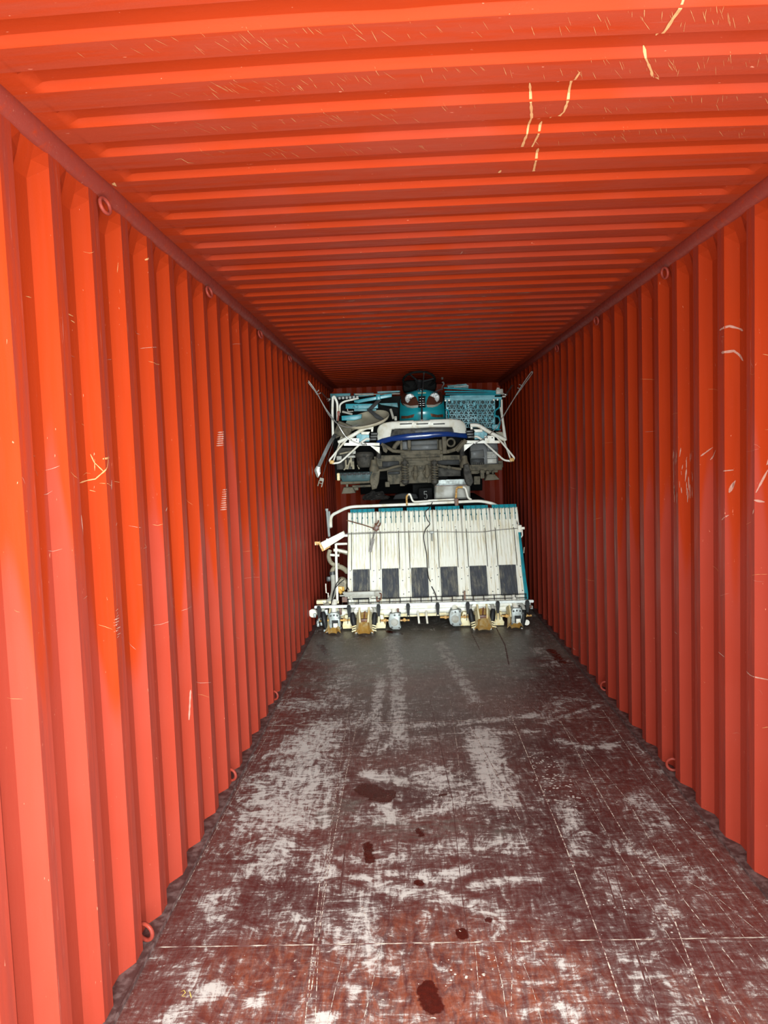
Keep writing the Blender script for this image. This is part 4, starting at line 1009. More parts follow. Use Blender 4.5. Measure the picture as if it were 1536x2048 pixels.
# bumper: white shell, grey inset, blue strip
BX = UR(105, 0, 8.4).x
def sweep(x): return 8.40 + 0.17 * (abs(x - BX) / 0.52) ** 3.2
def cx_(C_, X): return C_(X, 800, 8.4).x
def cz_(Y): return UR(148, Y, 8.4).z
def shell(name, st_, mat, yoff, th, parent=None, nsub=6, bev=True):
    """a bent band; stations are (x, top, bottom)"""
    bm = BM(); S = []
    for (x0, a0, b0), (x1, a1, b1) in zip(st_, st_[1:]):
        for k in range(nsub):
            t_ = k / nsub; S.append((x0 + (x1 - x0) * t_, a0 + (a1 - a0) * t_, b0 + (b1 - b0) * t_))
    S.append(st_[-1]); rings = []
    for x, a, b in S:
        y = sweep(x) + yoff; r = min(0.018, (a - b) * 0.3)
        rings.append([bm.verts.new(p) for p in ((x, y + th, a), (x, y + r * 1.6, a), (x, y + r * .5, a - r * .35), (x, y, a - r), (x, y, b + r), (x, y + r * .5, b + r * .35), (x, y + r * 1.6, b), (x, y + th, b))])
    for p, q in zip(rings, rings[1:]):
        for k in range(8): bm.faces.new((p[k], p[(k + 1) % 8], q[(k + 1) % 8], q[k]))
    bm.faces.new(rings[0]); bm.faces.new(rings[-1])
    return upart(name, bm, mat, parent, 0.7)
L_, R__ = UL, UR
st_w = [(cx_(UL, 905), cz_(800), cz_(930)), (cx_(UL, 912), cz_(775), cz_(935)), (cx_(UL, 935), cz_(745), cz_(935)), (cx_(UL, 985), cz_(722), cz_(925)), (cx_(UL, 1060), cz_(712), cz_(905)), (cx_(UL, 1085), cz_(709), cz_(808)), (cx_(UL, 1340), cz_(706), cz_(806)), (cx_(UL, 1350), cz_(712), cz_(806)),
        (cx_(UR, 230), cz_(712), cz_(800)), (cx_(UR, 240), cz_(704), cz_(800)), (cx_(UR, 500), cz_(703), cz_(806)), (cx_(UR, 525), cz_(706), cz_(880)), (cx_(UR, 600), cz_(716), cz_(888)), (cx_(UR, 645), cz_(738), cz_(890)), (cx_(UR, 668), cz_(770), cz_(890)), (cx_(UR, 677), cz_(800), cz_(880))]
bp = shell('bumper', st_w, M_WHITE, 0.0, 0.16)
shell('bumper_inset', [(cx_(UL, 1065), cz_(830), cz_(905)), (cx_(UL, 1120), cz_(802), cz_(895)), (cx_(UL, 1500), cz_(800), cz_(880)), (cx_(UR, 480), cz_(800), cz_(880)), (cx_(UR, 535), cz_(830), cz_(900))], M_DARK, 0.022, 0.10, bp)
shell('blue_strip', [(cx_(UL, 893), cz_(932), cz_(985)), (cx_(UL, 960), cz_(905), cz_(975)), (cx_(UL, 1080), cz_(882), cz_(948)), (cx_(UL, 1260), cz_(860), cz_(940)), (cx_(UL, 1500), cz_(850), cz_(930)), (cx_(UR, 300), cz_(850), cz_(918)), (cx_(UR, 450), cz_(852), cz_(915)), (cx_(UR, 600), cz_(876), cz_(932)), (cx_(UR, 686), cz_(880), cz_(945))], M_BLUE, -0.022, 0.12, bp)
for C_, a, b in ((UL, 1180, 1322), (UL, 1375, 1515), (UR, 275, 412)):
    bm = BM(); p, q = C_(a, 760, 8.4), C_(b, 750, 8.4); x = (p.x + q.x) / 2; box(bm, (x, sweep(x) + 0.004, (p.z + q.z) / 2), (q.x - p.x, 0.02, 0.012)); upart('air_slot', bm, M_BLACK, bp, None)
bm = BM(); prism(bm, [UL(1085, 880, 8.415), UL(1120, 812, 8.415), UL(1360, 806, 8.41), UL(1360, 862, 8.41)], (0, 0.01, 0)); upart('inset_panel', bm, M_MUDD, bp, None)

# the muddy front axle, engine mounts and everything slung under the bumper
def ub(name, items, mat, d, parent=None, bev=0.006):
    """blocks given as crop corners (x0, y0, x1, y1, depth offset, length back)"""
    bm = BM()
    for it in items:
        C_, x0, y0, x1, y1 = it[:5]; dd = d + (it[5] if len(it) > 5 else 0); ln = it[6] if len(it) > 6 else 0.12
        a, b = C_(x0, y0, dd), C_(x1, y1, dd)
        box(bm, ((a.x + b.x) / 2, dd + ln / 2, (a.z + b.z) / 2), (abs(b.x - a.x), ln, abs(a.z - b.z)), Matrix.Rotation(random.uniform(-0.02, 0.02), 3, 'Y'), bev=min(bev, abs(b.x - a.x) * .2, abs(a.z - b.z) * .2))
    return upart(name, bm, mat, parent)
XM = 1301.0                                   # the right crop starts this far right in the left one
def RL(X): return X + XM
ub('chassis', [(UL, 1195, 955, 1640, 1090, 0.10, .5), (UL, 870, 1150, 1960, 1230, 0.02, .3), (UL, 1030, 1300, 1560, 1450, 0.06, .6), (UL, 1500, 1290, 1560 + 10, 1450, .04, .5), (UL, 900, 1130, 1240, 1180, 0.0, .2), (UL, 1200, 1225, 1640, 1310, .05, .5), (UL, 1180, 950, 1215, 1160, .0, .3), (UL, 1640, 940, 1690, 1200, 0, .3)], M_MUD, 8.52)
ub('crossmember', [(UL, 1195, 1075, 1670, 1112, 0, .06), (UL, 1205, 1118, 1650, 1145, .01, .10), (UL, 1225, 1165, 1500, 1182, -.01, .05), (UL, 1500, 1150, 1660, 1190, -.01, .05)], M_MUD, 8.50)
ub('bumper_back_plate', [(UL, 1205, 960, 1275, 1060, 0, .02), (UL, 1310, 955, 1625, 1000, 0, .02), (UL, 1310, 1006, 1625, 1062, .01, .02)], M_DARK, 8.56)
ub('shadow_recess', [(UL, 970, 1200, 1170, 1262, 0, .02), (UL, 1625, 1186, 1885, 1236, 0, .02), (UL, 1200, 1085, 1660, 1108, .02, .01), (UL, 1040, 1320, 1180, 1350, .02, .02)], M_BLACK, 8.515)  # black blocks painting the shade inside the openings of the frame
ub('axle_tube', [(UL, 900, 1250, 1240, 1305, 0, .08), (UL, 1630, 1275, 1900, 1370, .06, .2)], M_MUDD, 8.56)
for X, sg in ((1238, 1), (1588, -1)):           # coil springs
    bm = BM(); c_ = UL(X, 1240, 8.35); hgt = 0.165; pts = []
    for k in range(73):
        a = k / 12 * math.tau; pts.append(c_ + Vector((math.cos(a) * 0.034, math.sin(a) * 0.034, -hgt * k / 72)))
    tube(bm, pts, 0.0075, 6); sp = upart('coil_spring', bm, M_MUD)
    bm = BM(); tube(bm, [c_ + Vector((0, 0, 0.05)), c_ + Vector((0, 0, -hgt - 0.03))], 0.018, 10); lathe(bm, c_ + Vector((0, 0, -hgt)), (0, 0, -1), [(0.0, 0), (0.042, 0), (0.04, 0.03), (0.015, 0.05), (0, 0.055)], 16); lathe(bm, c_ + Vector((0, 0, 0.01)), (0, 0, 1), [(0, 0), (0.040, 0), (0.036, 0.03), (0, 0.035)], 16); upart('damper', bm, M_MUDD, sp)
for X, Y in ((1365, 1330), (1500, 1320)):
    bm = BM(); c_ = UL(X, Y, 8.46)
    tube(bm, [c_ + Vector((0.0, 0, 0.07)), c_ + Vector((0.004, -0.01, 0.02)), c_ + Vector((0.0, -0.012, -0.03)), c_ + Vector((-0.006, 0, -0.08))], [0.014, 0.026, 0.032, 0.012], 10); torus(bm, c_ + Vector((0, -0.01, -0.01)), (0, 1, 0.1), 0.034, 0.007, 20, 6); upart('ball_joint', bm, M_MUD)
bm = BM(); tube(bm, resample([UL(880, 1310, 8.44), UL(1010, 1295, 8.43), UL(1120, 1262, 8.43), UL(1240, 1240, 8.44)], 4), 0.014, 10); tube(bm, resample([UL(1620, 1245, 8.44), UL(1760, 1270, 8.43), UL(1905, 1290, 8.43)], 4), 0.014, 10); lathe(bm, UL(1760, 1270, 8.40), (0, 1, 0), [(0, 0), (0.02, 0), (0.02, 0.05), (0, 0.05)], 12); upart('tie_rod', bm, M_MUD)
bm = BM(); tube(bm, [UL(960, 990, 8.48), UL(1100, 1075, 8.50), UL(1230, 1085, 8.5)], 0.020, 10); tube(bm, resample([UL(1180, 960, 8.47), UL(1130, 1010, 8.47), UL(1110, 1050, 8.47)], 4), 0.026, 10); tube(bm, resample([UL(1930, 960, 8.47), UL(1840, 1050, 8.47), UL(1730, 1085, 8.49), UL(1660, 1090, 8.5)], 5), 0.022, 10); tube(bm, resample([UL(1960, 950, 8.45), UL(1900, 1010, 8.45), UL(1850, 1075, 8.46)], 5), 0.026, 10); upart('hose', bm, M_MUD)
bm = BM(); torus(bm, UL(1782, 975, 8.5), (0, 1, 0), 0.042, 0.012, 20, 6); box(bm, UL(1705, 1000, 8.5), (0.05, 0.08, 0.20), bev=0.01); upart('engine_mount', bm, M_MUD)
bm = BM(); prism(bm, [UL(X, Y, 8.45) for X, Y in ((965, 1000), (1000, 1015), (1035, 1070), (1020, 1100), (985, 1080))], (0, 0.03, 0), 0.004); prism(bm, [UL(X, Y, 8.46) for X, Y in ((1270, 950), (1310, 950), (1312, 1030), (1290, 1048), (1272, 1030))], (0, 0.06, 0), 0.006); upart('bracket', bm, M_MUD)
# wheel legs with their hubs
for name, pts, rs in (('l', [(905, 1040), (935, 1100), (930, 1160)], None), ('r', [(1925, 985), (1915, 1100), (1920, 1180)], None)):
    bm = BM(); tube(bm, [UL(x, y, 8.47) for x, y in pts], 0.026, 10); upart('bracket', bm, M_MUDD)
bm = BM(); prism(bm, [UL(X, Y, 8.42) for X, Y in ((865, 1290), (900, 1268), (945, 1300), (940, 1360), (930, 1450), (905, 1520), (850, 1535), (838, 1480), (822, 1440), (830, 1370))], (0, 0.10, 0), 0.012)
for Y in (1350, 1430, 1490): lathe(bm, UL(878, Y, 8.405), (0, 1, 0), [(0, 0), (0.014, 0), (0.016, 0.03)], 10)
upart('wheel_leg', bm, M_MUD)
bm = BM(); prism(bm, [UL(X, Y, 8.29) for X, Y in ((1935, 1240), (1990, 1225), (2010, 1290), (2040, 1390), (2050, 1440), (2020, 1490), (1985, 1490), (1955, 1440), (1935, 1340))], (0, 0.085, 0), 0.012)
for X, Y in ((1975, 1280), (2000, 1350), (2010, 1400), (1990, 1450)): lathe(bm, UL(X, Y, 8.278), (0, 1, 0), [(0, 0), (0.013, 0), (0.015, 0.03)], 10)
upart('wheel_leg', bm, M_MUDD)
bm = BM(); lathe(bm, UL(875, 1285, 8.43), (0, 0, 1), [(0, -.03), (0.05, -.03), (0.055, 0.0), (0.035, 0.05), (0.03, 0.10), (0, 0.1)], 16); lathe(bm, UL(1945, 1240, 8.43), (0, 0, 1), [(0, -.03), (0.05, -.03), (0.055, 0.0), (0.035, 0.05), (0.03, 0.10), (0, 0.1)], 16); upart('king_pin', bm, M_MUD)
# left: pot, engine parts, step tray, foot plate
bm = BM(); c_ = UL(768, 1270, 8.52); lathe(bm, c_, (0, 0, 1), [(0, 0), (0.062, 0.0), (0.075, 0.01), (0.088, 0.06), (0.092, 0.115), (0.102, 0.12), (0.102, 0.150), (0.085, 0.170), (0, 0.178)], 24); upart('air_filter_bowl', bm, M_MUDD, smooth=0.7)
ub('engine_block', [(UL, 425, 1040, 640, 1290, .12, .4), (UL, 425, 1130, 500, 1210, .06, .1), (UL, 510, 1150, 560, 1290, .04, .1), (UL, 575, 1100, 640, 1150, .02, .1)], M_MUDD, 8.56)
ub('engine_fitting', [(UL, 430, 1135, 495, 1185, 0, .05), (UL, 560, 1130, 655, 1155, -.02, .05), (UL, 615, 1070, 660, 1110, -.02, .04)], M_PGREY, 8.58)
bm = BM()
for x0, y0, x1, y1, r in ((560, 1290, 590, 1180, .010), (520, 1300, 560, 1240, .008), (600, 1150, 610, 1260, .012), (625, 1200, 630, 1290, .014), (540, 1180, 545, 1290, .010), (470, 1110, 610, 1080, .010), (860, 1180, 870, 1260, .012), (680, 1240, 700, 1290, .008)): tube(bm, [UL(x0, y0, 8.56), UL(x1, y1, 8.55)], r, 8)
upart('engine_pipe', bm, M_BEIGE)
bm = BM(); st4 = []
for i in range(15):
    X = 465 + i * 28; q = 0.012 if i % 2 else 0.0
    st4.append((X, q))
prism(bm, [UL(450, 1335, 8.46), UL(865, 1315, 8.46), UL(870, 1400, 8.46), UL(800, 1432, 8.46), UL(500, 1440, 8.46)], (0, 0.30, 0), 0.012); tr_ = upart('step_tread', bm, simple('muddy_teal_rubber', (0.006, 0.045, 0.05), (0.05, 0.05, 0.038), 12, 0.6, lo=0.5, hi=0.7))
bm = BM()
for i in range(13): box(bm, UL(490 + i * 28, 1352 - i * 1.2, 8.455), (0.022, 0.012, 0.030), Matrix.Rotation(0.4 * (-1) ** i, 3, 'Y'))
upart('tread_stud', bm, M_BLACK, tr_, None)
bm = BM(); box(bm, UL(455, 1380, 8.45), (0.035, 0.05, 0.085), bev=0.012); upart('gold_cap', bm, M_CREAM, tr_)
bm = BM(); tube(bm, [UL(480, 1450, 8.50), UL(870, 1430, 8.50)], 0.022, 10); tube(bm, [UL(620, 1495, 8.5), UL(840, 1485, 8.5)], 0.014, 8); upart('step_pipe', bm, M_MUD)
for pts in ([(490, 1582), (515, 1505), (622, 1502), (655, 1570), (600, 1578)], [(2186, 1425), (2212, 1352), (2305, 1350), (2362, 1412), (2290, 1420)]):
    bm = BM(); prism(bm, [UL(x, y, 8.44) for x, y in pts], (0, 0.16, 0.0), 0.008); upart('foot_plate', bm, M_MUD)
ub('foot_hanger', [(UL, 540, 1440, 570, 1510, 0, .08), (UL, 625, 1480, 690, 1540, .02, .08), (UL, 2200, 1310, 2240, 1360, 0, .08), (UL, 2270, 1310, 2290, 1352, 0, .05), (UL, 2130, 1300, 2180, 1400, .02, .1), (UL, 2055, 1375, 2130, 1470, .03, .1), (UL, 1005, 1440, 1060, 1500, .02, .1), (UL, 1180, 1440, 1240, 1490, .0, .1), (UL, 2020, 1310, 2110, 1345, .02, .1)], M_MUD, 8.50)
# right: battery box with its cover and label
ub('battery_box', [(UL, 2010, 985, 2345, 1272, 0, .35)], M_DARK, 8.60)
bm = BM(); prism(bm, [UL(X, Y, 8.575) for X, Y in ((2018, 1078), (2170, 1058), (2180, 1150), (2020, 1158))], (0, 0.03, 0), 0.006); prism(bm, [UL(X, Y, 8.57) for X, Y in ((2205, 985), (2330, 975), (2345, 1060), (2215, 1075))], (0, 0.03, 0), 0.006); upart('battery_cover', bm, M_DARK)
ub('battery_vent', [(UL, 2022, 1165, 2178, 1235, 0, .02)], M_BLACK, 8.59)
for i in range(6): ub('vent_tooth', [(UL, 2026 + i * 25, 1205 + (i % 2) * 6, 2040 + i * 25, 1240, 0, .02)], M_MUDD, 8.575)
bm = BM(); prism(bm, [UL(X, Y, 8.585) for X, Y in ((2212, 1085), (2322, 1085), (2322, 1155), (2212, 1158))], (0, 0.012, 0)); lb = upart('paper_label', bm, M_PGREY, smooth=None)
bm = BM()
for i in range(5):
    for j in range(3):
        if random.random() < 0.75: box(bm, UL(2224 + i * 21, 1100 + j * 20, 8.583), (0.012, 0.004, 0.006))
upart('print', bm, M_INK, lb, None)
ub('lower_panel', [(UL, 2212, 1165, 2325, 1220, 0, .02)], M_PGREY, 8.59)
ub('mud_guard', [(UL, 2000, 1240, 2390, 1300, 0, .3), (UL, 2030, 1285, 2340, 1330, .05, .2), (UL, 2340, 1190, 2400, 1270, .1, .2)], M_MUD, 8.58)
# white side arms, mount plates, guard loops
for mirr in (False, True):
    def A(X, Y, d=8.42):
        if not mirr: return UR(X, Y, d)
        return UL(1580 - X + (0 if X > 900 else 0), Y + 28, d)   # the left arm sits a touch lower in the photo
    bm = BM(); tube(bm, fillet([A(712, 770, 8.46), A(800, 768, 8.46), A(960, 865, 8.44), A(1125, 945, 8.48)], 0.06, 5), 0.0215, 12); arm = upart('side_arm', bm, M_WHITE)
    bm = BM(); prism(bm, [A(712, 752, 8.45), A(740, 752, 8.45), A(740, 820, 8.45), A(718, 820, 8.45)], (0, 0.05, 0), 0.003); upart('arm_end', bm, M_WHITE, arm)
    bm = BM(); tube(bm, fillet([A(1015, 895, 8.45), A(1115, 1010, 8.41), A(1236, 1160, 8.36), A(1205, 1195, 8.36), A(1110, 1185, 8.38), A(1000, 1085, 8.42), A(880, 975, 8.48)], 0.03, 4), 0.0105, 10); gl = upart('guard_loop', bm, M_WHITE)
    bm = BM(); tube(bm, [A(1115, 965, 8.50), A(1185, 1165, 8.38)], 0.009, 8); upart('brace', bm, M_WHITE, gl)
    bm = BM(); box(bm, A(1203, 1178, 8.36), (0.05, 0.03, 0.04), bev=0.008); upart('rusty_joint', bm, M_RUST, gl)
    bm = BM(); bar(bm, A(640, 968, 8.47), A(1060, 968, 8.47), 0.03, 0.028, up=(0, 1, 0)); upart('mount_bar', bm, M_WHITE)
    bm = BM(); prism(bm, [A(880, 898, 8.455), A(998, 893, 8.455), A(1000, 958, 8.455), A(885, 975, 8.455)], (0, 0.012, 0)); pl_ = upart('mount_plate', bm, M_WHITE, smooth=None)
    bm = BM()
    for X in (912, 972): lathe(bm, A(X, 918, 8.452), (0, 1, 0), [(0, 0), (0.007, 0), (0.007, 0.004)], 8)
    upart('hole', bm, M_BLACK, pl_)
    bm = BM(); prism(bm, [A(638, 1000, 8.44), A(752, 985, 8.44), A(640, 1078, 8.44)], (0, 0.015, 0)); upart('gusset', bm, M_WHITE, smooth=None)
    bm = BM(); prism(bm, [A(752, 818, 8.47), A(858, 818, 8.47), A(858, 852, 8.47), A(770, 855, 8.47)], (0, 0.04, 0), 0.006); upart('clamp', bm, M_WHITE)
    bm = BM(); tube(bm, resample([A(740, 912, 8.48), A(790, 905, 8.48), A(840, 935, 8.48), A(870, 960, 8.48)], 4), 0.012, 8); upart('hook', bm, M_WHITE)
    bm = BM()
    for i in range(7): a_, b_ = A(785 + i * 17, 850, 8.52), A(785 + i * 17, 925, 8.52); bar(bm, a_, b_, 0.012, 0.012, up=(0, 1, 0))
    box(bm, A(836, 888, 8.54), (0.14, 0.03, 0.09)); upart('ribbed_tray_edge', bm, M_TEAL)
    bm = BM()
    for k in range(3): box(bm, A(700 + 8 * k, 845 + 32 * k, 8.50), (0.075, 0.10, 0.024), bev=0.005)
    upart('fender_mount', bm, M_DARK)
    bm = BM(); prism(bm, [A(1010, 850, 8.53), A(1090, 850, 8.53), A(1115, 920, 8.53), A(1075, 915, 8.53)], (0, 0.02, 0)); upart('seedling_board', bm, M_BEIGE, smooth=None)

# right seedling rack: rods on top, lattice tray standing on edge
bm = BM()
for a_, b_, r in (((400, 330), (870, 358), .008), ((870, 358), (1060, 372), .008), ((410, 372), (1010, 376), .009), ((410, 436), (560, 420), .010), ((560, 420), (1070, 408), .010), ((420, 402), (1040, 392), .007)): tube(bm, [UR(*a_, 8.72), UR(*b_, 8.74)], r, 8)
upart('rack_rod', bm, M_TEAL)
bm = BM(); bar(bm, UR(408, 462, 8.70), UR(1082, 452, 8.70), 0.03, 0.03, up=(0, 1, 0)); bar(bm, UR(470, 436, 8.71), UR(1000, 432, 8.71), 0.03, 0.014, up=(0, 1, 0)); upart('rack_beam', bm, M_TEAL)
bm = BM(); dl = 8.73
x0, x1, y0, y1 = 425, 1000, 475, 800
def clipline(ax_, ay, bx, by):
    t0, t1 = 0.0, 1.0; dx, dy = bx - ax_, by - ay
    for p_, q_ in ((-dx, ax_ - x0), (dx, x1 - ax_), (-dy, ay - y0), (dy, y1 - ay)):
        if abs(p_) < 1e-9:
            if q_ < 0: return None
        else:
            r_ = q_ / p_
            if p_ < 0: t0 = max(t0, r_)
            else: t1 = min(t1, r_)
    return None if t0 >= t1 else ((ax_ + dx * t0, ay + dy * t0), (ax_ + dx * t1, ay + dy * t1))
for k in range(-6, 14):
    for s in (1, -1):
        c = clipline(x0 + k * 56, y0 if s > 0 else y1, x0 + k * 56 + 195, y1 if s > 0 else y0)
        if c: bar(bm, UR(*c[0], dl), UR(*c[1], dl), 0.0055, 0.008, up=(0, 1, 0))
for Y in (478, 525, 585, 645, 690, 740, 798): bar(bm, UR(x0, Y, dl), UR(x1, Y - 4, dl), 0.006, 0.010, up=(0, 1, 0))
for X in (428, 545, 690, 800, 910, 998): bar(bm, UR(X, 475, dl), UR(X, 800, dl), 0.007, 0.010, up=(0, 1, 0))
for X, Y in ((440, 580), (655, 555), (800, 555), (990, 560), (985, 720), (500, 490), (600, 520), (760, 520), (900, 700)): box(bm, UR(X, Y, dl - 0.006), (0.026, 0.014, 0.045), bev=0.003)
box(bm, UR(1010, 790, dl), (0.085, 0.03, 0.055), bev=0.006)
for X, Y in ((680, 500), (820, 500), (720, 570), (850, 640), (640, 620), (940, 500), (560, 640), (760, 700)):
    a_ = UR(X, Y, dl); bar(bm, a_ + Vector((-.03, 0, .02)), a_ + Vector((.03, 0, .02)), 0.006, 0.01, up=(0, 1, 0)); bar(bm, a_ + Vector((0, 0, .03)), a_ + Vector((0, 0, -.04)), 0.006, 0.01, up=(0, 1, 0))
upart('lattice_tray', bm, M_TEAL, smooth=None)
bm = BM(); prism(bm, [UR(X, Y, 8.80) for X, Y in ((425, 475), (1010, 475), (1010, 830), (425, 830))], (0, 0.012, 0)); upart('tray_floor', bm, simple('shadowed_teal_plastic', (0.004, 0.035, 0.042), (0.006, 0.022, 0.026), 12, 0.6), smooth=None)  # near-black teal puts the shade behind the lattice into the colour
bm = BM(); tube(bm, fillet([UR(1060, 455, 8.71), UR(1058, 560, 8.71), UR(1005, 595, 8.71), UR(998, 670, 8.71), UR(1048, 665, 8.71)], .02), 0.009, 8); tube(bm, fillet([UR(1000, 650, 8.71), UR(1055, 680, 8.71), UR(1065, 740, 8.71), UR(1040, 830, 8.71)], .02), 0.009, 8); tube(bm, fillet([UR(420, 580, 8.71), UR(455, 600, 8.71), UR(455, 690, 8.71)], .02), 0.009, 8); tube(bm, [UR(980, 825, 8.71), UR(1070, 825, 8.71)], .007, 6); upart('rack_loop', bm, M_TEAL)
for X, Y in ((420, 478), (462, 475), (990, 470), (1036, 468)):
    bm = BM(); lathe(bm, UR(X, Y, 8.675), (0, 1, 0), [(0, 0), (0.009, 0.001), (0.011, 0.005), (0.011, 0.03)], 14); upart('rivet', bm, M_WHITE)
bm = BM(); tube(bm, [UR(1083, 470, 8.70), UR(1086, 640, 8.66), UR(1125, 945, 8.50)], [0.010, 0.012, 0.019], 10); tube(bm, [UR(1068, 560, 8.71), UR(1090, 720, 8.66)], 0.009, 8); upart('rack_post', bm, M_WHITE)
bm = BM(); box(bm, UR(1055, 375, 8.72), (0.08, 0.06, 0.06), bev=0.008); box(bm, UR(1040, 345, 8.72), (0.03, 0.03, 0.03)); tube(bm, [UR(1060, 395, 8.70), UR(1112, 402, 8.675)], 0.010, 8); box(bm, UR(1108, 432, 8.66), (0.035, 0.03, 0.016)); upart('rack_latch', bm, M_PGREY)
bm = BM(); prism(bm, [UR(X, Y, 8.95) for X, Y in ((440, 300), (660, 280), (690, 300), (690, 335), (450, 330))], (0, 0.04, 0)); upart('rear_tray', bm, M_TEALD, smooth=None)
bm = BM(); bar(bm, UR(520, 322, 8.93), UR(690, 305, 8.93), 0.012, 0.016, up=(0, 1, 0)); upart('tray_stripe', bm, M_MARK, smooth=None)
bm = BM(); tube(bm, resample([UR(378, 350, 8.60), UR(384, 310, 8.58), UR(400, 285, 8.57), UR(392, 262, 8.57), UR(378, 270, 8.57)], 4), 0.008, 8); tube(bm, [UR(382, 230, 8.6), UR(380, 205, 8.6)], 0.012, 8); tube(bm, [UR(300, 370, 8.62), UR(380, 340, 8.60)], 0.005, 6); upart('throttle_lever', bm, M_DARK)
# left seedling racks, folded
bm = BM(); tube(bm, fillet([UL(390, 935, 8.46), UL(383, 600, 8.50), UL(388, 440, 8.52), UL(405, 430, 8.53), UL(440, 500, 8.56), UL(446, 720, 8.54)], .03, 4), 0.0135, 10); tube(bm, fillet([UL(470, 625, 8.56), UL(470, 525, 8.58), UL(520, 490, 8.60), UL(690, 452, 8.66)], .03, 4), 0.0105, 10); upart('rack_post', bm, M_WHITE)
bm = BM(); box(bm, UL(458, 632, 8.52), (0.03, 0.03, 0.05), bev=0.006); tube(bm, [UL(455, 650, 8.52), UL(448, 720, 8.52)], 0.010, 8); upart('red_latch', bm, simple('rusty_red_paint', (0.24, 0.05, 0.03), (0.12, 0.04, 0.03), 20))
bm = BM(); prism(bm, [UL(X, Y, 8.62) for X, Y in ((538, 518), (920, 515), (922, 570), (700, 578), (540, 575))], (0, 0.05, 0), 0.004); bd = upart('seedling_board', bm, M_TEAL)
bm = BM(); y_ = 8.616                                # handwritten A3
for q in ([(620, 568), (634, 535), (650, 568)], [(625, 556), (645, 556)], [(664, 540), (690, 537), (676, 548), (692, 555), (684, 566), (664, 568)]): tube(bm, [UL(a, b, y_) for a, b in q], 0.0022, 5)
upart('handwriting', bm, M_INK, bd)
bm = BM(); prism(bm, [UL(X, Y, 8.64) for X, Y in ((490, 660), (560, 655), (730, 640), (725, 690), (640, 712), (492, 715))], (0, 0.05, 0), 0.004); upart('seedling_board', bm, M_TEAL)
bm = BM(); prism(bm, [UL(X, Y, 8.56) for X, Y in ((638, 478), (900, 428), (1085, 392), (1085, 436), (900, 470), (690, 508), (640, 500))], (0, 0.03, 0), 0.004); box(bm, UL(925, 440, 8.55), (0.045, 0.04, 0.06), bev=0.005, mi=1); mesh_obj('folding_arm', bm, [M_TEAL, M_TEALD], up, BV)
bm = BM(); prism(bm, [UL(X, Y, 8.70) for X, Y in ((930, 510), (1150, 505), (1160, 560), (960, 530))], (0, 0.05, 0), 0.004); prism(bm, [UL(X, Y, 8.66) for X, Y in ((640, 580), (900, 578), (900, 600), (640, 606))], (0, 0.05, 0)); prism(bm, [UL(X, Y, 8.72) for X, Y in ((355, 398), (595, 392), (595, 455), (360, 450))], (0, 0.05, 0), 0.004); prism(bm, [UL(X, Y, 8.72) for X, Y in ((635, 395), (870, 388), (870, 420), (640, 440))], (0, 0.05, 0), 0.004); prism(bm, [UL(X, Y, 8.72) for X, Y in ((915, 372), (1180, 362), (1180, 380), (915, 392))], (0, 0.05, 0)); upart('rack_board', bm, M_TEALD)
bm = BM(); bar(bm, UL(440, 448, 8.66), UL(690, 432, 8.66), 0.026, 0.03, up=(0, 1, 0)); sl = upart('slotted_bar', bm, M_BLACK)
bm = BM()
for i in range(6): box(bm, UL(468 + i * 42, 452 - i * 2.8, 8.640), (0.022, 0.008, 0.026))
upart('white_tab', bm, M_MARK, sl, None)
bm = BM(); tube(bm, [UL(650, 405, 8.70), UL(860, 405, 8.70)], 0.008, 8); tube(bm, [UL(860, 405, 8.70), UL(1180, 398, 8.70)], 0.006, 8); upart('rack_rod', bm, M_PGREY)
bm = BM(); prism(bm, [UL(X, Y, 8.55) for X, Y in ((925, 455), (965, 470), (850, 590), (835, 580), (800, 605), (790, 590))], (0, 0.02, 0), 0.003); prism(bm, [UL(X, Y, 8.53) for X, Y in ((800, 600), (840, 585), (1000, 700), (975, 722), (900, 690))], (0, 0.02, 0), 0.003); upart('folded_lever', bm, M_BLACK)
bm = BM(); tube(bm, fillet([UL(560, 575, 8.6), UL(565, 610, 8.6), UL(630, 605, 8.6)], .01), 0.006, 8); tube(bm, [UL(500, 610, 8.62), UL(620, 640, 8.62)], 0.012, 8); upart('catch_wire', bm, M_PGREY)
bm = BM(); tube(bm, [UL(1070, 580, 8.52), UL(1105, 695, 8.50)], 0.014, 10); box(bm, UL(1130, 690, 8.50), (0.03, 0.03, 0.05), bev=0.008); upart('shift_lever', bm, M_PGREY)
# round float pan lying tilted on the left
n_ = Vector((-0.17, -0.36, 0.92)).normalized(); c_ = UL(802, 712, 8.60)
bm = BM(); lathe(bm, c_, n_, [(0, -0.015), (0.13, -0.012), (0.20, 0.0), (0.232, 0.018), (0.245, 0.024), (0.248, 0.014), (0.235, -0.010), (0.16, -0.035), (0, -0.04)], 40); upart('round_cover', bm, simple('beige_plastic', (0.52, 0.46, 0.34), (0.38, 0.33, 0.23), 8, 0.5), smooth=0.8)
bm = BM(); box(bm, UL(520, 830, 8.62), (0.18, 0.2, 0.16), Matrix.Rotation(0.4, 3, 'Y'), bev=0.02); prism(bm, [UL(X, Y, 8.54) for X, Y in ((450, 780), (600, 790), (720, 800), (560, 860), (420, 930), (415, 870))], (0, 0.05, 0), 0.01); upart('muddy_fender', bm, M_MUD)
bm = BM()
for i in range(8): box(bm, UL(620 + i * 32, 800 - i * 2, 8.57), (0.020, 0.05, 0.022))
upart('chain_stud', bm, M_MUDD, None, None)
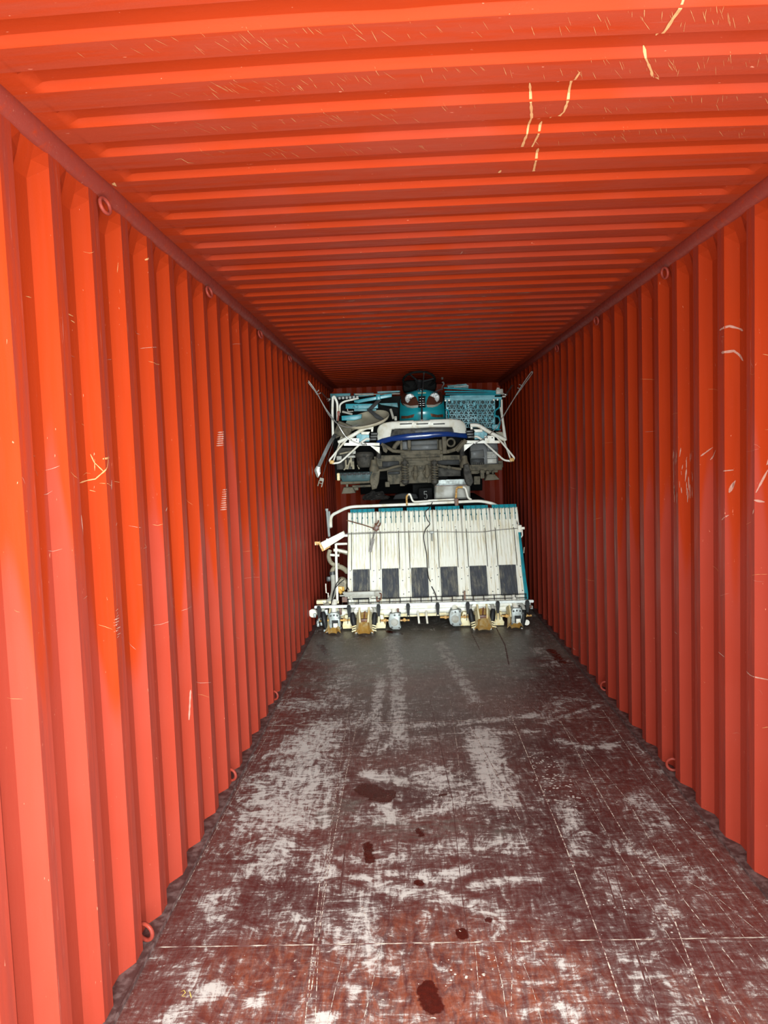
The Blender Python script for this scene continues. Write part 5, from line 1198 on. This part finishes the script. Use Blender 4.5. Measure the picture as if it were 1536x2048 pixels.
bm = BM(); prism(bm, [UL(X, Y, 8.92) for X, Y in ((900, 590), (1150, 545), (1160, 690), (1000, 690))], (0, 0.08, 0)); prism(bm, [UL(X, Y, 9.02) for X, Y in ((340, 440), (2400, 400), (2330, 1000), (380, 960))], (0, 0.03, 0)); upart('inner_black_sheet', bm, M_NIGHT, smooth=None)  # flat black sheets added behind the racks
bm = BM(); prism(bm, [UL(X, Y, 9.25) for X, Y in ((390, 960), (2330, 960), (2300, 1380), (420, 1420))], (0, 0.03, 0)); upart('dark_backdrop', bm, M_NIGHT, smooth=None)  # added black sheet, standing in for the darkness under the chassis
bm = BM(); prism(bm, [Vector((x, 10.35, z)) for x, z in ((-0.62, 1.22), (1.02, 1.22), (1.05, 2.30), (-0.65, 2.30))], (0, 0.06, 0), 0.02); upart('dark_rear_backing', bm, M_NIGHT)  # added black sheet in place of the shade on the back wall
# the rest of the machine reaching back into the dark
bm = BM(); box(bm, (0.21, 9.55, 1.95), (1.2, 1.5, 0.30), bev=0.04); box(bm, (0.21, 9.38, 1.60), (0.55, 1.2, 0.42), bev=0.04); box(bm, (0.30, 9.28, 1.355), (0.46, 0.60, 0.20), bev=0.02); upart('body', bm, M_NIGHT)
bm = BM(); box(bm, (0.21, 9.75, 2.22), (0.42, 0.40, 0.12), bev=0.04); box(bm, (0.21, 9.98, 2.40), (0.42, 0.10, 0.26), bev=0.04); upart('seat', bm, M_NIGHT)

# ---------------------------------------------------------------- loose things and lashings
bx = thing('storage_box', 'open grey box standing behind the white top rail, under the muddy axle', 'box', (MR(400, 290, 8.6).x, 8.6, 1.235))
d0, d1 = 8.40, 8.62
bm = BM(); A0, A1, B1, B0 = MR(178, 300, d0), MR(605, 285, d0), MR(600, 118, d0), MR(183, 130, d0)
A0.z = A1.z = 1.237
prism(bm, [A0, A1, B1, B0], (0, 0.012, 0), 0.004); part('front_panel', bm, M_PGREY, bx)
dv = Vector((0, d1 - d0, 0)); ztop = MR(210, 50, d1).z - B0.z
for a_, b_ in ((A0, B0), (A1, B1)):
    bm = BM(); prism(bm, [a_, a_ + dv, b_ + dv + Vector((0, 0, 0.02)), b_], (0.010 if a_ is A0 else -0.010, 0, 0)); part('side_panel', bm, M_PGREY, bx, None)
bm = BM(); prism(bm, [A0 + dv, A1 + dv, B1 + dv + Vector((0, 0, 0.055)), B0 + dv + Vector((0, 0, 0.055))], (0, 0.012, 0)); part('back_panel', bm, M_GREY, bx, None)
bm = BM(); prism(bm, [A0, A1, A1 + dv, A0 + dv], (0, 0, 0.01)); part('bottom', bm, M_PGREY, bx, None)
bm = BM(); bar(bm, B0 + Vector((0, -.004, -.004)), B1 + Vector((0, -.004, -.004)), 0.006, 0.010, up=(0, 1, 0)); part('rim', bm, M_BROWN, bx, None)
# dark crumpled bundle behind the rail on the left
bm = BM(); c_ = ML(850, 300, 8.8)
bmesh.ops.create_icosphere(bm, subdivisions=4, radius=1.0)
from mathutils import noise as mnoise
for v in bm.verts:
    p = v.co.copy(); k = 1 + 0.32 * mnoise.noise(p * 2.3) + 0.20 * mnoise.noise(p * 5.1 + Vector((3, 1, 2))) + 0.1 * mnoise.noise(p * 11)
    v.co = Vector((c_.x, c_.y, 1.235)) + Vector((p.x * 0.14 * k, p.y * 0.14 * k, max(0, p.z) * 0.085 * k + 0.003))
bd_ = mesh_obj('crumpled_bundle', bm, simple('dark_crumpled_cloth', (0.008, 0.006, 0.005), (0.030, 0.022, 0.016), 16, 0.85), None, 0.5, origin=(c_.x, c_.y, 1.235))
tag(bd_, 'dark crumpled bundle behind the top rail of the lower transplanter, left of the seat', 'bundle')

def ring(C_, label, upper, x, y, z, sg):
    o = Vector((x, y, z)); bm = BM()
    if upper: torus(bm, o + Vector((-sg * 0.020, 0, -0.028)), Vector((1, 0.25 * sg, 0.2)), 0.026, 0.0065, 24, 8)
    else: torus(bm, o + Vector((-sg * 0.0, 0, 0.0)), Vector((0.35, 1, 0.1)), 0.032, 0.008, 24, 8)
    ob = mesh_obj('lashing_ring', bm, M_RAIL, None, 1.0, origin=o); tag(ob, label, 'lashing ring', 'lashing rings of the container'); return ob
WORDS = ['nearest', 'second', 'third', 'fourth']
for i, y in enumerate((2.606, 3.972, 5.36, 6.735)):
    ring(None, 'red steel lashing ring under the left top rail, %s from the open end' % WORDS[i], True, XL + 0.004, y, ZR - 0.062, -1)
for i, y in enumerate((2.606, 3.978, 5.366, 6.735)):
    if i == 0: continue
    ring(None, 'red steel lashing ring under the right top rail, %s in view' % WORDS[i - 1], True, XR - 0.004, y, ZR - 0.062, 1)
for i, y in enumerate((2.640, 4.010, 5.38)): ring(None, 'red steel lashing ring at the foot of the left wall, %s from the open end' % WORDS[i], False, XL - 0.004, y, 0.052, -1)
for i, y in enumerate((4.000, 5.38)): ring(None, 'red steel lashing ring at the foot of the right wall, %s in view' % WORDS[i], False, XR + 0.006, y, 0.056, 1)

def lashing(name, label, strands, knots, r=0.0055):
    o = Vector(strands[0][0]); w = thing(name, label, 'lashing wire', o, 'twisted lashing wires')
    for s in strands:
        bm = BM(); tube(bm, resample(s, 5), r, 6); part('strand', bm, M_STEEL, w)
    for k in knots:
        bm = BM(); tube(bm, resample(k, 3), r * 0.85, 6); part('twist', bm, M_STEEL, w)
ya = 8.10; wl_ = onplane(616, 764, 0, XL + 0.01); wl_.y = ya
def q_(X, Y, t_): return UL(X, Y, ya + 0.34 * t_)
lashing('lashing_wire', 'long twisted wire from the left wall to the upper transplanter',
        [[q_(95, 262, 0), q_(150, 335, .1), q_(205, 405, .2), q_(300, 565, .4), q_(400, 705, .6), q_(450, 765, .75), q_(560, 925, .85), q_(740, 1005, .98)], [q_(100, 245, 0), q_(170, 340, .1), q_(212, 412, .2), q_(335, 640, .5), q_(430, 742, .7), q_(520, 785, .8), q_(600, 792, .85), q_(690, 765, .95)]],
        [[q_(180, 388, .2), q_(215, 365, .18), q_(220, 352, .18)], [q_(190, 405, .2), q_(235, 395, .18), q_(240, 385, .18)], [q_(720, 975, .97), q_(750, 1005, .95), q_(790, 1000, .97)], [q_(740, 1010, .97), q_(775, 985, .96), q_(790, 1010, .97)]], 0.0050)
lashing('lashing_wire', 'short wire from the left rear corner to the left seedling rack',
        [[UL(255, 388, 9.40), UL(300, 440, 9.0), UL(345, 470, 8.70)], [UL(262, 385, 9.40), UL(310, 440, 9.0), UL(350, 465, 8.70)]], [[UL(315, 465, 8.72), UL(350, 455, 8.70), UL(365, 470, 8.70)], [UL(325, 485, 8.70), UL(355, 480, 8.69)]], 0.0045)
def r_(X, Y, t_): return UR(X, Y, 8.10 + 0.34 * t_)
lashing('lashing_wire', 'long twisted wire from the right wall to the upper transplanter',
        [[r_(1442, 135, 0), r_(1440, 165, .02), r_(1330, 315, .25), r_(1200, 500, .5), r_(1110, 650, .7), r_(1000, 820, .85), r_(880, 925, .95), r_(775, 980, 1.0)], [r_(1442, 135, 0), r_(1415, 165, .04), r_(1320, 305, .25), r_(1190, 520, .5), r_(1105, 665, .7)]],
        [[r_(1290, 288, .25), r_(1335, 310, .24)], [r_(1268, 328, .27), r_(1318, 345, .25)], [r_(770, 995, 1.0), r_(800, 965, .98), r_(760, 985, .98)]], 0.0050)
lashing('lashing_wire', 'short wire from the right rear corner to the lattice rack latch',
        [[UR(1215, 300, 9.40), UR(1180, 350, 9.1), UR(1135, 415, 8.635)], [UR(1205, 298, 9.40), UR(1160, 360, 9.1), UR(1125, 408, 8.635)]], [[UR(1112, 425, 8.635), UR(1145, 412, 8.63), UR(1132, 402, 8.63)]], 0.0045)
# ratchet straps
rs = thing('ratchet_strap', 'black ratchet strap hanging at the left wall with a flat steel hook', 'strap', UL(400, 900, 8.40), 'hanging straps')
bm = BM(); pth = [UL(415, 885, 8.44), UL(385, 930, 8.41), UL(350, 985, 8.39), UL(290, 1110, 8.38), UL(222, 1262, 8.37)]
pts_ = resample(pth, 4); L = None
for i, p in enumerate(pts_):
    d = (pts_[min(i + 1, len(pts_) - 1)] - pts_[max(i - 1, 0)]).normalized(); s = d.cross(Vector((0, 1, 0))).normalized() * 0.019
    r4 = [bm.verts.new(p + s + Vector((0, -.002, 0))), bm.verts.new(p - s + Vector((0, -.002, 0))), bm.verts.new(p - s + Vector((0, .002, 0))), bm.verts.new(p + s + Vector((0, .002, 0)))]
    if L:
        for k in range(4): bm.faces.new((L[k], L[(k + 1) % 4], r4[(k + 1) % 4], r4[k]))
    else: bm.faces.new(r4)
    L = r4
bm.faces.new(L)
part('webbing', bm, M_DARK, rs)
bm = BM(); prism(bm, [UL(X, Y, 8.36) for X, Y in ((195, 1250), (240, 1268), (242, 1340), (215, 1392), (198, 1385), (168, 1310), (172, 1290))], (0, 0.012, 0), 0.004); hk = part('hook_plate', bm, M_STEEL, rs)
bm = BM(); tube(bm, [UL(182, 1290, 8.352), UL(205, 1345, 8.352), UL(212, 1385, 8.355)], 0.006, 6); tube(bm, [UL(232, 1275, 8.352), UL(234, 1330, 8.352)], 0.005, 6); part('hook', bm, M_PGREY, hk)
rs = thing('ratchet_strap', 'thin grey strap beside the flat hook, ending in a forked steel buckle', 'strap', UL(395, 960, 8.42), 'hanging straps')
bm = BM(); tube(bm, [UL(412, 900, 8.45), UL(395, 965, 8.43), UL(340, 1130, 8.40), UL(262, 1395, 8.38)], 0.006, 8, flat=0.5); part('webbing', bm, M_DARK, rs)
bm = BM(); prism(bm, [UL(X, Y, 8.375) for X, Y in ((236, 1388), (282, 1398), (278, 1436), (224, 1428))], (0, 0.01, 0), 0.003); bk = part('buckle', bm, M_PGREY, rs)
bm = BM(); tube(bm, [UL(228, 1425, 8.38), UL(210, 1490, 8.38)], 0.006, 6); tube(bm, [UL(272, 1432, 8.38), UL(254, 1502, 8.38)], 0.006, 6); tube(bm, [UL(222, 1452, 8.38), UL(268, 1460, 8.38)], 0.005, 6); part('prong', bm, M_PGREY, bk)
